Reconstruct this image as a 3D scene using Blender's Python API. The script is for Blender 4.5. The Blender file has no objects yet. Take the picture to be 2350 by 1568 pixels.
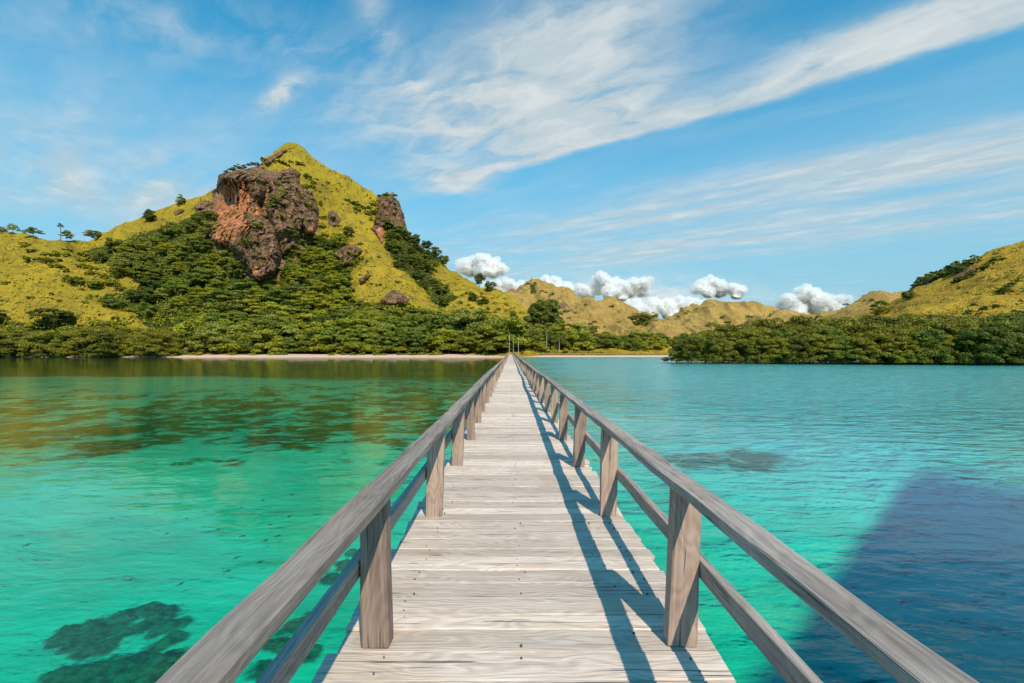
import bpy, bmesh, math, random
import numpy as np
from math import radians, sin, cos, pi

random.seed(7)
RNG = np.random.default_rng(7)
SC = bpy.context.scene
COL = SC.collection

# ------------------------------------------------------------------ camera, light, exposure
CAM_Z = 2.85            # eye above the water, deck lies at 1.20
DECK = 1.20
U0, V0, F = 1172.0, 806.0, 2350 * 17 / 36.0    # survey sheet: vanishing point and focal length of the photograph
cam_data = bpy.data.cameras.new("camera")
cam_data.sensor_width = 36
cam_data.lens = 17
cam_data.shift_x = 3 / 2350
cam_data.shift_y = 22 / 2350
cam_data.clip_start = 0.05
cam_data.clip_end = 30000
cam = bpy.data.objects.new("camera", cam_data)
cam.location = (0, 0, CAM_Z)
cam.rotation_euler = (radians(90), 0, 0)
COL.objects.link(cam)
SC.camera = cam

SUN_EL, SUN_AZ = radians(44), radians(180 - 19)     # azimuth clockwise from +Y: behind the viewer, to the right
sd = (sin(SUN_AZ) * cos(SUN_EL), cos(SUN_AZ) * cos(SUN_EL), sin(SUN_EL))
sun_data = bpy.data.lights.new("sun", 'SUN')
sun_data.energy = 5.0
sun_data.angle = radians(0.5)
sun_data.color = (1.0, 0.87, 0.70)
sun = bpy.data.objects.new("sun", sun_data)
import mathutils
sun.rotation_euler = mathutils.Vector(sd).to_track_quat('Z', 'Y').to_euler()
sun.location = (60, -60, 90)
COL.objects.link(sun)

SC.render.engine = 'CYCLES'
SC.cycles.use_denoising = True
SC.cycles.max_bounces = 24
SC.cycles.volume_bounces = 22
SC.cycles.transparent_max_bounces = 16
SC.cycles.diffuse_bounces = 3
SC.cycles.glossy_bounces = 3
SC.cycles.caustics_reflective = False
SC.cycles.caustics_refractive = False
SC.view_settings.view_transform = 'Standard'
SC.view_settings.look = 'None'
SC.view_settings.gamma = 1.0
SC.view_settings.exposure = 0.0
SC.view_settings.use_curve_mapping = False


class NT:
    """Short-hand for a node tree."""
    def __init__(self, tree):
        self.t = tree
        tree.nodes.clear()

    def n(self, typ, ins=None, **props):
        nd = self.t.nodes.new(typ)
        for k, v in props.items():
            setattr(nd, k, v)
        for k, v in (ins or {}).items():
            self.set(nd.inputs[k], v)
        return nd

    def set(self, sock, v):
        if hasattr(v, 'is_output') or isinstance(v, bpy.types.NodeSocket):
            self.t.links.new(v, sock)
        else:
            try:
                sock.default_value = v
            except Exception:
                sock.default_value = tuple(v) + (1.0,)

    def m(self, op, a, b=0.0, c=None, clamp=False):
        nd = self.n('ShaderNodeMath', operation=op, use_clamp=clamp)
        self.set(nd.inputs[0], a)
        self.set(nd.inputs[1], b)
        if c is not None:
            self.set(nd.inputs[2], c)
        return nd.outputs[0]

    def mix(self, f, a, b, blend='MIX'):
        nd = self.n('ShaderNodeMix', data_type='RGBA', blend_type=blend)
        self.set(nd.inputs[0], f)
        self.set(nd.inputs[6], a if not isinstance(a, tuple) else a + (1,) if len(a) == 3 else a)
        self.set(nd.inputs[7], b if not isinstance(b, tuple) else b + (1,) if len(b) == 3 else b)
        return nd.outputs[2]

    def noise(self, vec, scale, detail=4, rough=0.55, dist=0.0, col=False):
        nd = self.n('ShaderNodeTexNoise', {'Vector': vec, 'Scale': scale, 'Detail': detail,
                                           'Roughness': rough, 'Distortion': dist})
        return nd.outputs['Color' if col else 'Fac']

    def mapping(self, vec, scale=(1, 1, 1), rot=(0, 0, 0), loc=(0, 0, 0)):
        return self.n('ShaderNodeMapping', {'Vector': vec, 'Scale': scale, 'Rotation': rot, 'Location': loc}).outputs[0]

    def ramp(self, f, stops, interp='LINEAR'):
        nd = self.n('ShaderNodeValToRGB', {'Fac': f})
        cr = nd.color_ramp
        cr.interpolation = interp
        while len(cr.elements) < len(stops):
            cr.elements.new(0.5)
        for e, (p, c) in zip(cr.elements, stops):
            e.position = p
            e.color = (c, c, c, 1) if not isinstance(c, tuple) else c + (1,)
        return nd.outputs[0]

    def smooth(self, x, lo, hi):
        nd = self.n('ShaderNodeMapRange', {'Value': x, 'From Min': lo, 'From Max': hi}, interpolation_type='SMOOTHSTEP')
        return nd.outputs[0]


# ------------------------------------------------------------------ sky
world = bpy.data.worlds.new("World")
SC.world = world
world.use_nodes = True
w = NT(world.node_tree)
tc = w.n('ShaderNodeTexCoord').outputs['Generated']
sky = w.n('ShaderNodeTexSky', sky_type='NISHITA', sun_disc=False, sun_elevation=SUN_EL, sun_rotation=SUN_AZ,
          altitude=0.0, air_density=1.0, dust_density=0.25, ozone_density=2.0).outputs[0]
sky = w.mix(1.0, sky, (0.03, 1.16, 1.30), 'MULTIPLY')
sep = w.n('ShaderNodeSeparateXYZ', {0: tc})
dx, dy, dz = sep.outputs
zc = w.m('MAXIMUM', dz, 0.03)
px = w.m('DIVIDE', dx, zc)
py = w.m('DIVIDE', dy, zc)
plane = w.n('ShaderNodeCombineXYZ', {0: px, 1: py, 2: 0.0}).outputs[0]
# wind-aligned axes of the cirrus sheet: s along the streaks, t across them
rx = w.m('ADD', px, 0.1)
ry = w.m('SUBTRACT', py, 2.8)
wn = w.noise(plane, 1.6, 5, 0.6)
wn2 = w.noise(w.mapping(plane, loc=(7, 3, 1)), 5.0, 4, 0.6)
warp = w.m('MULTIPLY', w.m('SUBTRACT', wn, 0.5), 0.42)
warp = w.m('ADD', warp, w.m('MULTIPLY', w.m('SUBTRACT', wn2, 0.5), 0.16))
s_ = w.m('ADD', w.m('ADD', w.m('MULTIPLY', rx, 0.797), w.m('MULTIPLY', ry, -0.604)), warp)
t0 = w.m('ADD', w.m('MULTIPLY', rx, -0.604), w.m('MULTIPLY', ry, -0.797))
t_ = w.m('ADD', t0, w.m('MULTIPLY', warp, 0.45))
st = w.n('ShaderNodeCombineXYZ', {0: s_, 1: t_, 2: 0.0}).outputs[0]


def gauss(cs, ct, ls, lt, amp, S=s_, T=t_):
    a = w.m('DIVIDE', w.m('SUBTRACT', S, cs), ls)
    b = w.m('DIVIDE', w.m('SUBTRACT', T, ct), lt)
    r = w.m('ADD', w.m('MULTIPLY', a, a), w.m('MULTIPLY', b, b))
    return w.m('MULTIPLY', w.m('EXPONENT', w.m('MULTIPLY', r, -1.0)), amp)


fib = w.noise(w.mapping(st, scale=(1.3, 5.5, 1)), 2.2, 6, 0.62, 0.6)       # fibres
puff = w.noise(w.mapping(st, scale=(1.0, 1.7, 1), loc=(3, 1, 0)), 3.2, 7, 0.6, 0.4)
edge = w.smooth(t_, -0.03, 0.10)
main = gauss(0.55, 0.06, 0.75, 0.16, 0.8)
for g in ((0.75, 0.42, 0.50, 0.36, 0.95), (0.95, 0.85, 0.42, 0.22, 0.72), (2.15, 0.14, 0.50, 0.17, 1.15),
          (2.75, 0.12, 0.5, 0.22, 1.2), (1.35, 0.08, 0.5, 0.10, 0.55), (1.72, 0.27, 0.26, 0.10, 0.5)):
    main = w.m('ADD', main, gauss(*g))
main = w.m('MULTIPLY', main, edge)
tex = w.m('ADD', w.m('MULTIPLY', puff, 1.55), w.m('MULTIPLY', fib, 0.45))    # about 1 on average
den = w.m('MULTIPLY', w.m('MULTIPLY', main, 1.2), w.smooth(tex, 0.34, 1.10))
# loose foot of the big cloud, small wisp and top-left veils
foot = w.m('MULTIPLY', w.m('ADD', gauss(-0.20, 0.12, 0.20, 0.24, 1.2), gauss(0.22, 0.75, 0.36, 0.42, 0.65)), w.smooth(tex, 0.55, 1.2))
den = w.m('ADD', den, foot)
wis = w.m('MULTIPLY', gauss(-0.90, 1.90, 0.115, 0.05, 1.3, w.m('ADD', px, w.m('MULTIPLY', warp, 0.2)),
                            w.m('ADD', w.m('ADD', py, w.m('MULTIPLY', px, 0.85)), w.m('ADD', 0.765, w.m('MULTIPLY', warp, 0.4)))),
          w.smooth(tex, 0.75, 1.2))
den = w.m('ADD', den, wis)
veil = gauss(-1.12, 1.5, 0.32, 0.16, 0.42, px, py)
veil = w.m('ADD', veil, gauss(-0.40, 1.45, 0.05, 0.22, 0.35, px, py))
veil = w.m('ADD', veil, gauss(-0.36, 1.95, 0.05, 0.30, 0.3, px, py))
veil = w.m('ADD', veil, gauss(-0.66, 1.6, 0.22, 0.12, 0.22, px, py))
den = w.m('ADD', den, w.m('MULTIPLY', veil, w.smooth(tex, 0.72, 1.3)))
# wide thin sheets
sheet = gauss(2.0, -1.20, 3.4, 0.50, 0.95, s_, t0)
sheet = w.m('ADD', sheet, gauss(-1.3, 0.75, 1.1, 1.1, 0.85, w.m('ADD', px, 1.0), w.m('SUBTRACT', py, 2.2)))
sheet = w.m('ADD', sheet, gauss(0.5, -2.5, 5.0, 0.8, 0.75, s_, t0))
streak = w.noise(w.mapping(st, scale=(0.30, 1.0, 1), loc=(1, 5, 0)), 2.6, 6, 0.6)
den = w.m('ADD', den, w.m('MULTIPLY', sheet, w.smooth(streak, 0.18, 0.66)))
base_veil = w.m('MULTIPLY', w.smooth(streak, 0.42, 0.82), 0.22)
den = w.m('ADD', den, base_veil)
den = w.m('MINIMUM', den, 0.93)
# bright bank of far cloud low over the strait
az_ = w.m('DIVIDE', dx, w.m('MAXIMUM', dy, 0.05))
el_ = w.m('DIVIDE', dz, w.m('MAXIMUM', dy, 0.05))
azel = w.n('ShaderNodeCombineXYZ', {0: w.m('MULTIPLY', az_, 1.0), 1: w.m('MULTIPLY', el_, 2.4), 2: 0.0}).outputs[0]
bank = w.m('MULTIPLY', w.m('ADD', gauss(0.24, 0.100, 0.22, 0.045, 1.3, az_, el_), gauss(0.62, 0.075, 0.12, 0.035, 0.9, az_, el_)), w.smooth(w.noise(azel, 14.0, 6, 0.6), 0.30, 0.58))
low = w.m('MULTIPLY', w.smooth(dz, 0.64, -0.02), 0.95)                       # pale air towards the horizon
sky = w.mix(low, sky, (2.35, 3.75, 4.55))
cirrus = w.mix(w.smooth(puff, 0.40, 0.72), (3.5, 4.15, 4.45), (4.8, 5.1, 5.1))
sky = w.mix(den, sky, cirrus)
sky = w.mix(bank, sky, (4.9, 5.3, 5.5))
bg = w.n('ShaderNodeBackground', {'Color': sky, 'Strength': 0.15})
w.t.links.new(bg.outputs[0], w.n('ShaderNodeOutputWorld').inputs['Surface'])


# ------------------------------------------------------------------ helpers
_perm = np.random.default_rng(3).permutation(256)
_perm = np.concatenate([_perm, _perm, _perm])
_grad = np.random.default_rng(4).normal(size=(256, 3))
_grad /= np.linalg.norm(_grad, axis=1)[:, None]


def perlin(x, y, z):
    x, y, z = np.broadcast_arrays(np.asarray(x, float), np.asarray(y, float), np.asarray(z, float))
    xi, yi, zi = np.floor(x).astype(int), np.floor(y).astype(int), np.floor(z).astype(int)
    xf, yf, zf = x - xi, y - yi, z - zi
    u, v, ww = [f * f * f * (f * (f * 6 - 15) + 10) for f in (xf, yf, zf)]
    out = 0
    for a in (0, 1):
        for b in (0, 1):
            for c in (0, 1):
                h = _perm[_perm[_perm[(xi + a) & 255] + ((yi + b) & 255)] + ((zi + c) & 255)]
                g = _grad[h]
                d = g[..., 0] * (xf - a) + g[..., 1] * (yf - b) + g[..., 2] * (zf - c)
                out = out + d * (u if a else 1 - u) * (v if b else 1 - v) * (ww if c else 1 - ww)
    return out * 1.6


def fbm(x, y, z, octaves=4, gain=0.5, ridged=False):
    s, a, f, tot = 0, 1.0, 1.0, 0
    for k in range(octaves):
        n = perlin(x * f + 17.3 * k, y * f + 5.1 * k, z * f - 9.7 * k)
        s = s + a * ((1 - 2 * np.abs(n)) if ridged else n)
        tot += a
        a *= gain
        f *= 2.03
    return s / tot


def add_mesh(name, verts, faces, mat=None, parent=None, smooth=False):
    me = bpy.data.meshes.new(name)
    me.from_pydata([tuple(map(float, v)) for v in verts], [], [tuple(map(int, f)) for f in faces])
    if smooth:
        me.polygons.foreach_set('use_smooth', [True] * len(me.polygons))
    me.update()
    return link(name, me, mat, parent)


def fast_mesh(name, V, Q, mat=None, parent=None, smooth=True):
    """Mesh from numpy arrays: V n x 3, Q m x 4 (or m x 3)."""
    me = quick(name, V, Q, smooth)
    return link(name, me, mat, parent)


def quick(name, V, Q, smooth=True):
    V = np.ascontiguousarray(V, np.float32)
    Q = np.ascontiguousarray(Q, np.int32)
    k = Q.shape[1]
    me = bpy.data.meshes.new(name)
    me.vertices.add(len(V))
    me.vertices.foreach_set('co', V.ravel())
    me.loops.add(Q.size)
    me.loops.foreach_set('vertex_index', Q.ravel())
    me.polygons.add(len(Q))
    me.polygons.foreach_set('loop_start', np.arange(0, Q.size, k, dtype=np.int32))
    me.polygons.foreach_set('loop_total', np.full(len(Q), k, np.int32))
    me.polygons.foreach_set('use_smooth', np.full(len(Q), smooth))
    me.update(calc_edges=True)
    me.validate()
    return me


def link(name, me, mat=None, parent=None):
    if mat is not None and not me.materials:
        me.materials.append(mat)
    o = bpy.data.objects.new(name, me)
    COL.objects.link(o)
    if parent is not None:
        o.parent = parent
    return o


def tag(o, label=None, cat=None, group=None, kind=None):
    if label:
        o['label'] = label
    if cat:
        o['category'] = cat
    if group:
        o['group'] = group
    if kind:
        o['kind'] = kind
    return o


def empty(name, loc, label, cat, group=None):
    o = bpy.data.objects.new(name, None)
    o.empty_display_size = 0.3
    o.location = loc
    COL.objects.link(o)
    return tag(o, label, cat, group)


def vattr(o, name, vals):
    a = o.data.attributes.new(name, 'FLOAT', 'POINT')
    a.data.foreach_set('value', np.ascontiguousarray(vals, np.float32).ravel())


def grid_quads(nr, nc):
    i = np.arange(nr * nc).reshape(nr, nc)
    return np.stack([i[:-1, :-1], i[:-1, 1:], i[1:, 1:], i[1:, :-1]], -1).reshape(-1, 4)


def P(u, v, D):
    """Survey: a sight line of the photograph and a distance give a place in the world."""
    u, v, D = np.asarray(u, float), np.asarray(v, float), np.asarray(D, float)
    return np.stack([(u - U0) / F * D, D + 0 * u, CAM_Z + (V0 - v) / F * D], -1)


def new_mat(name):
    m = bpy.data.materials.new(name)
    m.use_nodes = True
    return m, NT(m.node_tree)


def finish(nt, bsdf, bump=None):
    nt.t.links.new(bsdf, nt.n('ShaderNodeOutputMaterial').inputs['Surface'])


def principled(nt, col, rough=0.85, normal=None, spec=0.2, **more):
    ins = {'Base Color': col, 'Roughness': rough, 'Specular IOR Level': spec}
    if normal is not None:
        ins['Normal'] = normal
    ins.update(more)
    return nt.n('ShaderNodeBsdfPrincipled', ins).outputs[0]


def bump(nt, h, strength=0.5, dist=0.1):
    return nt.n('ShaderNodeBump', {'Height': h, 'Strength': strength, 'Distance': dist}).outputs[0]


# ------------------------------------------------------------------ materials
def wood(name, axis, pale, dark, streak_scale=1.0, cath=0.0, contrast=1.0):
    m, n = new_mat(name)
    oc = n.n('ShaderNodeTexCoord').outputs['Object']
    rnd = n.n('ShaderNodeObjectInfo').outputs['Random']
    off = n.n('ShaderNodeCombineXYZ', {0: n.m('MULTIPLY', rnd, 37.0), 1: n.m('MULTIPLY', rnd, 91.0), 2: n.m('MULTIPLY', rnd, 53.0)}).outputs[0]
    v = n.n('ShaderNodeVectorMath', {0: oc, 1: off}, operation='ADD').outputs[0]
    lo, hi = 2.2 * streak_scale, 95.0 * streak_scale
    sc = {'x': (lo, hi, hi), 'y': (hi, lo, hi), 'z': (hi, hi, lo)}[axis]
    fine = n.noise(n.mapping(v, scale=sc), 1.0, 8, 0.72, 0.3)
    sc2 = tuple(k * (0.16 if k > 10 else 0.40) for k in sc)
    broad = n.noise(n.mapping(v, scale=sc2), 1.0, 3, 0.5, 0.5)
    blot = n.noise(v, 2.2, 4, 0.6)
    # growth rings cut by the saw: bands bent by a slow noise
    sp = n.n('ShaderNodeSeparateXYZ', {0: v})
    al, ac = {'x': (0, 1), 'y': (1, 0), 'z': (2, 0)}[axis]
    bend = n.noise(n.mapping(v, scale=tuple(1.6 if k < 10 else 5.0 for k in sc)), 1.0, 2, 0.4)
    ring = n.m('SINE', n.m('ADD', n.m('MULTIPLY', sp.outputs[ac], 150.0), n.m('MULTIPLY', bend, 75.0)))
    ring = n.m('MULTIPLY', n.m('ADD', ring, 1.0), 0.5)
    g = n.m('ADD', n.m('MULTIPLY', fine, 0.62), n.m('MULTIPLY', broad, 0.38))
    f = n.smooth(g, 0.5 - 0.17 / contrast, 0.5 + 0.17 / contrast)
    f = n.m('ADD', n.m('MULTIPLY', f, 1.0 - cath), n.m('MULTIPLY', ring, cath))
    col = n.mix(f, dark, pale)
    warm = n.mix(n.smooth(blot, 0.45, 0.7), col, n.mix(0.35, col, (0.50, 0.37, 0.26)))
    tone = n.m('ADD', 0.76, n.m('MULTIPLY', n.m('FRACT', n.m('MULTIPLY', rnd, 7.31)), 0.40))
    tone = n.n('ShaderNodeCombineColor', {0: tone, 1: tone, 2: tone}).outputs[0]
    col = n.mix(1.0, warm, tone, 'MULTIPLY')
    crack_n = n.noise(n.mapping(v, scale=tuple(k * (0.42 if k > 10 else 0.45) for k in sc)), 1.0, 3, 0.5, 0.9)
    crack = n.smooth(crack_n, 0.365, 0.29)
    knot = n.n('ShaderNodeTexVoronoi', {'Vector': n.mapping(v, scale=tuple(1.1 if k < 10 else 6.0 for k in sc)), 'Scale': 1.0}).outputs['Distance']
    kn = n.m('MULTIPLY', n.smooth(knot, 0.10, 0.03), n.smooth(blot, 0.42, 0.55))
    col = n.mix(n.m('MULTIPLY', kn, 0.75), col, (0.12, 0.075, 0.05))
    stain = n.smooth(n.noise(n.mapping(v, loc=(3, 8, 5)), 1.1, 5, 0.65), 0.50, 0.72)
    col = n.mix(n.m('MULTIPLY', stain, 0.40), col, n.mix(0.5, col, (0.16, 0.13, 0.11)))
    col = n.mix(n.m('MULTIPLY', crack, 0.8), col, (0.09, 0.075, 0.065))
    h = n.m('SUBTRACT', n.m('ADD', n.m('MULTIPLY', fine, 0.6), n.m('MULTIPLY', ring, 0.25 * cath + 0.05)), n.m('MULTIPLY', crack, 0.7))
    finish(n, principled(n, col, 0.78, bump(n, h, 0.8, 0.012), 0.25))
    return m


M_PLANK = wood("deck_wood", 'x', (0.82, 0.70, 0.605), (0.47, 0.375, 0.31), 1.15, 0.36, 1.15)
M_RAIL = wood("rail_wood", 'y', (0.46, 0.395, 0.355), (0.17, 0.14, 0.125), 1.0, 0.18, 1.1)
M_POST = wood("post_wood", 'z', (0.47, 0.345, 0.275), (0.19, 0.13, 0.105), 0.9, 0.25, 1.1)

m, n = new_mat("nail_iron")
finish(n, principled(n, (0.11, 0.08, 0.065), 0.7))
M_NAIL = m


def grass_mat(name, c1, c2, c3, rockcol=(0.30, 0.175, 0.115)):
    m, n = new_mat(name)
    gp = n.n('ShaderNodeNewGeometry').outputs['Position']
    big = n.noise(gp, 0.022, 5, 0.6)
    mid = n.noise(n.mapping(gp, scale=(1, 1, 0.6)), 0.14, 5, 0.65)
    fine = n.noise(gp, 0.75, 5, 0.75)
    col = n.mix(n.smooth(big, 0.40, 0.60), c1, c2)
    col = n.mix(n.m('MULTIPLY', n.smooth(mid, 0.44, 0.66), 0.85), col, c3)
    tuft = n.smooth(fine, 0.50, 0.66)
    col = n.mix(n.m('MULTIPLY', tuft, 0.7), col, n.mix(0.5, c3, (0.06, 0.07, 0.012)))
    # brush in the gullies and bare stone
    veg = n.n('ShaderNodeAttribute', attribute_name='veg').outputs['Fac']
    vm = n.smooth(n.m('ADD', veg, n.m('MULTIPLY', n.m('SUBTRACT', mid, 0.5), 1.1)), 0.42, 0.62)
    col = n.mix(vm, col, n.mix(fine, (0.030, 0.040, 0.008), (0.075, 0.085, 0.014)))
    rk = n.n('ShaderNodeAttribute', attribute_name='rock').outputs['Fac']
    rm = n.smooth(n.m('ADD', rk, n.m('MULTIPLY', n.m('SUBTRACT', mid, 0.5), 1.4)), 0.55, 0.70)
    col = n.mix(rm, col, n.mix(fine, tuple(k * 0.45 for k in rockcol), rockcol))
    h = n.m('ADD', n.m('MULTIPLY', mid, 1.2), n.m('MULTIPLY', fine, 0.35))
    finish(n, principled(n, col, 0.95, bump(n, h, 1.0, 2.4), 0.08))
    return m


M_GRASS = grass_mat("hill_grass", (0.41, 0.290, 0.025), (0.320, 0.240, 0.024), (0.215, 0.150, 0.026))
M_GRASS_R = grass_mat("dry_hill_grass", (0.52, 0.335, 0.035), (0.44, 0.275, 0.035), (0.30, 0.195, 0.03))
M_GRASS_F = grass_mat("far_hill_grass", (0.47, 0.305, 0.085), (0.38, 0.245, 0.07), (0.25, 0.165, 0.05))

m, n = new_mat("cliff_rock")
gp = n.n('ShaderNodeNewGeometry').outputs['Position']
b1 = n.noise(gp, 0.055, 6, 0.62, 0.4)
b2 = n.noise(n.mapping(gp, scale=(1, 1, 0.28)), 0.42, 6, 0.68, 0.8)
b3 = n.noise(gp, 1.1, 4, 0.7)
strat = n.noise(n.mapping(gp, scale=(0.35, 0.35, 1.6), rot=(0.25, 0.3, 0)), 0.5, 4, 0.6)
col = n.mix(n.smooth(b2, 0.38, 0.66), (0.095, 0.046, 0.028), (0.50, 0.275, 0.165))
col = n.mix(n.m('MULTIPLY', n.smooth(strat, 0.5, 0.62), 0.55), col, (0.46, 0.30, 0.205))
red = n.n('ShaderNodeAttribute', attribute_name='red').outputs['Fac']
rm = n.smooth(n.m('ADD', red, n.m('MULTIPLY', n.m('SUBTRACT', b1, 0.5), 1.6)), 0.42, 0.58)
redc = n.mix(n.smooth(b2, 0.35, 0.62), (0.46, 0.15, 0.07), (0.90, 0.40, 0.20))
redc = n.mix(n.smooth(b3, 0.62, 0.74), redc, (0.10, 0.05, 0.03))
col = n.mix(rm, col, redc)
stain = n.smooth(n.noise(n.mapping(gp, scale=(1, 1, 0.16)), 0.30, 4, 0.6), 0.56, 0.66)
col = n.mix(n.m('MULTIPLY', stain, 0.55), col, (0.05, 0.034, 0.028))
lich = n.smooth(n.noise(n.mapping(gp, loc=(40, 9, 3)), 0.10, 5, 0.65), 0.50, 0.60)
nz = n.n('ShaderNodeSeparateXYZ', {0: n.n('ShaderNodeNewGeometry').outputs['Normal']}).outputs[2]
ledge = n.m('MULTIPLY', lich, n.smooth(nz, 0.12, 0.42))
col = n.mix(n.m('MULTIPLY', ledge, 0.9), col, (0.13, 0.125, 0.014))
h = n.m('ADD', n.m('MULTIPLY', b2, 1.6), n.m('ADD', n.m('MULTIPLY', b3, 0.5), n.m('MULTIPLY', strat, 0.8)))
finish(n, principled(n, col, 0.93, bump(n, h, 1.0, 2.2), 0.1))
M_CLIFF = m


def leaf_mat(name, c_dark, c_light, hue=0.35):
    m, n = new_mat(name)
    rnd = n.n('ShaderNodeObjectInfo').outputs['Random']
    oc = n.n('ShaderNodeTexCoord').outputs['Object']
    ns = n.noise(oc, 0.55, 3, 0.6)
    gi = n.n('ShaderNodeNewGeometry').outputs['Random Per Island']
    f = n.m('ADD', n.m('MULTIPLY', ns, 0.7), n.m('ADD', n.m('MULTIPLY', gi, 0.4), n.m('MULTIPLY', rnd, 0.8)))
    col = n.mix(n.smooth(f, 0.35, 1.25), c_dark, c_light)
    f2 = n.m('FRACT', n.m('MULTIPLY', rnd, 13.7))
    col = n.mix(n.m('MULTIPLY', f2, hue), col, n.mix(0.6, col, (0.15, 0.135, 0.012)))
    p = principled(n, col, 0.6, None, 0.25)
    tr = n.n('ShaderNodeBsdfTranslucent', {'Color': n.mix(1.0, col, (1.3, 1.35, 0.5), 'MULTIPLY')}).outputs[0]
    ms = n.n('ShaderNodeMixShader', {0: 0.12})
    n.t.links.new(p, ms.inputs[1])
    n.t.links.new(tr, ms.inputs[2])
    finish(n, ms.outputs[0])
    return m


M_LEAF = leaf_mat("forest_leaves", (0.085, 0.110, 0.010), (0.315, 0.315, 0.016))
M_LEAF_PALE = leaf_mat("pale_green_leaves", (0.110, 0.125, 0.020), (0.300, 0.310, 0.045), 0.25)
M_LEAF_DEEP = leaf_mat("deep_green_leaves", (0.052, 0.088, 0.011), (0.170, 0.215, 0.018), 0.15)
M_LEAF_MANG = leaf_mat("mangrove_leaves", (0.075, 0.086, 0.009), (0.235, 0.220, 0.014))
M_LEAF_DARK = leaf_mat("dark_leaves", (0.052, 0.074, 0.010), (0.150, 0.172, 0.015), 0.2)
M_LEAF_DRY = leaf_mat("dry_leaves", (0.17, 0.125, 0.015), (0.40, 0.29, 0.03), 0.4)
M_PALM = leaf_mat("palm_leaves", (0.07, 0.085, 0.010), (0.21, 0.19, 0.02), 0.6)

m, n = new_mat("tree_bark")
oc = n.n('ShaderNodeTexCoord').outputs['Object']
b = n.noise(n.mapping(oc, scale=(6, 6, 1.2)), 1.0, 4, 0.6)
finish(n, principled(n, n.mix(b, (0.10, 0.075, 0.055), (0.30, 0.25, 0.20)), 0.9))
M_BARK = m
m, n = new_mat("pale_bark")
oc = n.n('ShaderNodeTexCoord').outputs['Object']
b = n.noise(n.mapping(oc, scale=(2, 2, 5)), 1.0, 4, 0.6)
finish(n, principled(n, n.mix(b, (0.30, 0.26, 0.20), (0.56, 0.50, 0.41)), 0.9))
M_PALE = m

# sand, seabed, water
m, n = new_mat("beach_sand")
gp = n.n('ShaderNodeNewGeometry').outputs['Position']
b = n.noise(gp, 0.5, 5, 0.6)
finish(n, principled(n, n.mix(b, (0.56, 0.37, 0.26), (0.72, 0.51, 0.37)), 0.95, bump(n, b, 0.4, 0.3), 0.1))
M_SAND = m

m, n = new_mat("land_soil")
gp = n.n('ShaderNodeNewGeometry').outputs['Position']
b = n.noise(gp, 0.08, 5, 0.6)
finish(n, principled(n, n.mix(b, (0.10, 0.09, 0.02), (0.24, 0.19, 0.04)), 0.95, None, 0.1))
M_SOIL = m

m, n = new_mat("seabed_sand")
gp = n.n('ShaderNodeNewGeometry').outputs['Position']
b1 = n.noise(gp, 0.35, 5, 0.6, 0.3)
b2 = n.noise(gp, 1.5, 5, 0.65, 0.5)
ripple_caustics = n.noise(n.mapping(gp, scale=(1, 2.6, 1), rot=(0, 0, 0.5)), 1.1, 4, 0.6, 0.8)
# faint net of wave-focused light, painted as pale lines into the sand colour
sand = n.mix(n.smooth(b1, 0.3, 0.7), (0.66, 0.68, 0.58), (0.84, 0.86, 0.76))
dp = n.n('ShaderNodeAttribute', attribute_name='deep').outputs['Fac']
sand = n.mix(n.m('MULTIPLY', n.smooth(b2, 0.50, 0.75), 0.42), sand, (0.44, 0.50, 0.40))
sand = n.mix(n.m('MULTIPLY', n.smooth(ripple_caustics, 0.55, 0.8), 0.4), sand, (0.90, 0.92, 0.84))
gr = n.n('ShaderNodeAttribute', attribute_name='seagrass').outputs['Fac']
gm = n.smooth(n.m('ADD', gr, n.m('ADD', n.m('MULTIPLY', n.m('SUBTRACT', b1, 0.5), 1.7), n.m('MULTIPLY', n.m('SUBTRACT', b2, 0.5), 0.9))), 0.35, 0.65)
weed = n.mix(b2, (0.05, 0.055, 0.02), (0.20, 0.17, 0.075))
col = n.mix(gm, sand, weed)
col = n.mix(dp, col, n.mix(b1, (0.003, 0.095, 0.22), (0.005, 0.13, 0.30)))  # blue of light scattered in deep water, put into the bed colour
finish(n, principled(n, col, 0.95, bump(n, n.m('ADD', b2, ripple_caustics), n.m('SUBTRACT', 0.5, n.m('MULTIPLY', dp, 0.5)), 0.12), 0.05))
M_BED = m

m, n = new_mat("sea_water")
gp = n.n('ShaderNodeNewGeometry').outputs['Position']
w1 = n.noise(n.mapping(gp, scale=(0.55, 1.25, 1), rot=(0, 0, 0.22)), 1.0, 3, 0.5, 0.3)
w2 = n.noise(n.mapping(gp, scale=(1.6, 3.6, 1), rot=(0, 0, -0.25)), 1.0, 3, 0.55, 0.4)
w3 = n.noise(n.mapping(gp, scale=(6, 11, 1), rot=(0, 0, 0.1)), 1.0, 2, 0.5)
calm = n.smooth(n.noise(n.mapping(gp, scale=(0.05, 0.11, 1)), 1.0, 3, 0.5), 0.35, 0.65)
h = n.m('ADD', n.m('MULTIPLY', w1, 0.085), n.m('ADD', n.m('MULTIPLY', w2, 0.018), n.m('MULTIPLY', w3, 0.005)))
wp = n.n('ShaderNodeSeparateXYZ', {0: gp})
windy = n.m('MULTIPLY', n.smooth(n.m('ADD', wp.outputs[0], n.m('MULTIPLY', calm, 6.0)), 1.0, 16.0), n.smooth(wp.outputs[1], 8.0, 30.0))
h = n.m('MULTIPLY', h, n.m('ADD', n.m('ADD', 0.22, n.m('MULTIPLY', calm, 0.34)), n.m('MULTIPLY', windy, 2.8)))
nb = n.n('ShaderNodeBump', {'Height': h, 'Strength': 1.0, 'Distance': 1.0}).outputs[0]
fr = n.n('ShaderNodeFresnel', {'IOR': 1.333, 'Normal': nb}).outputs[0]
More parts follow.
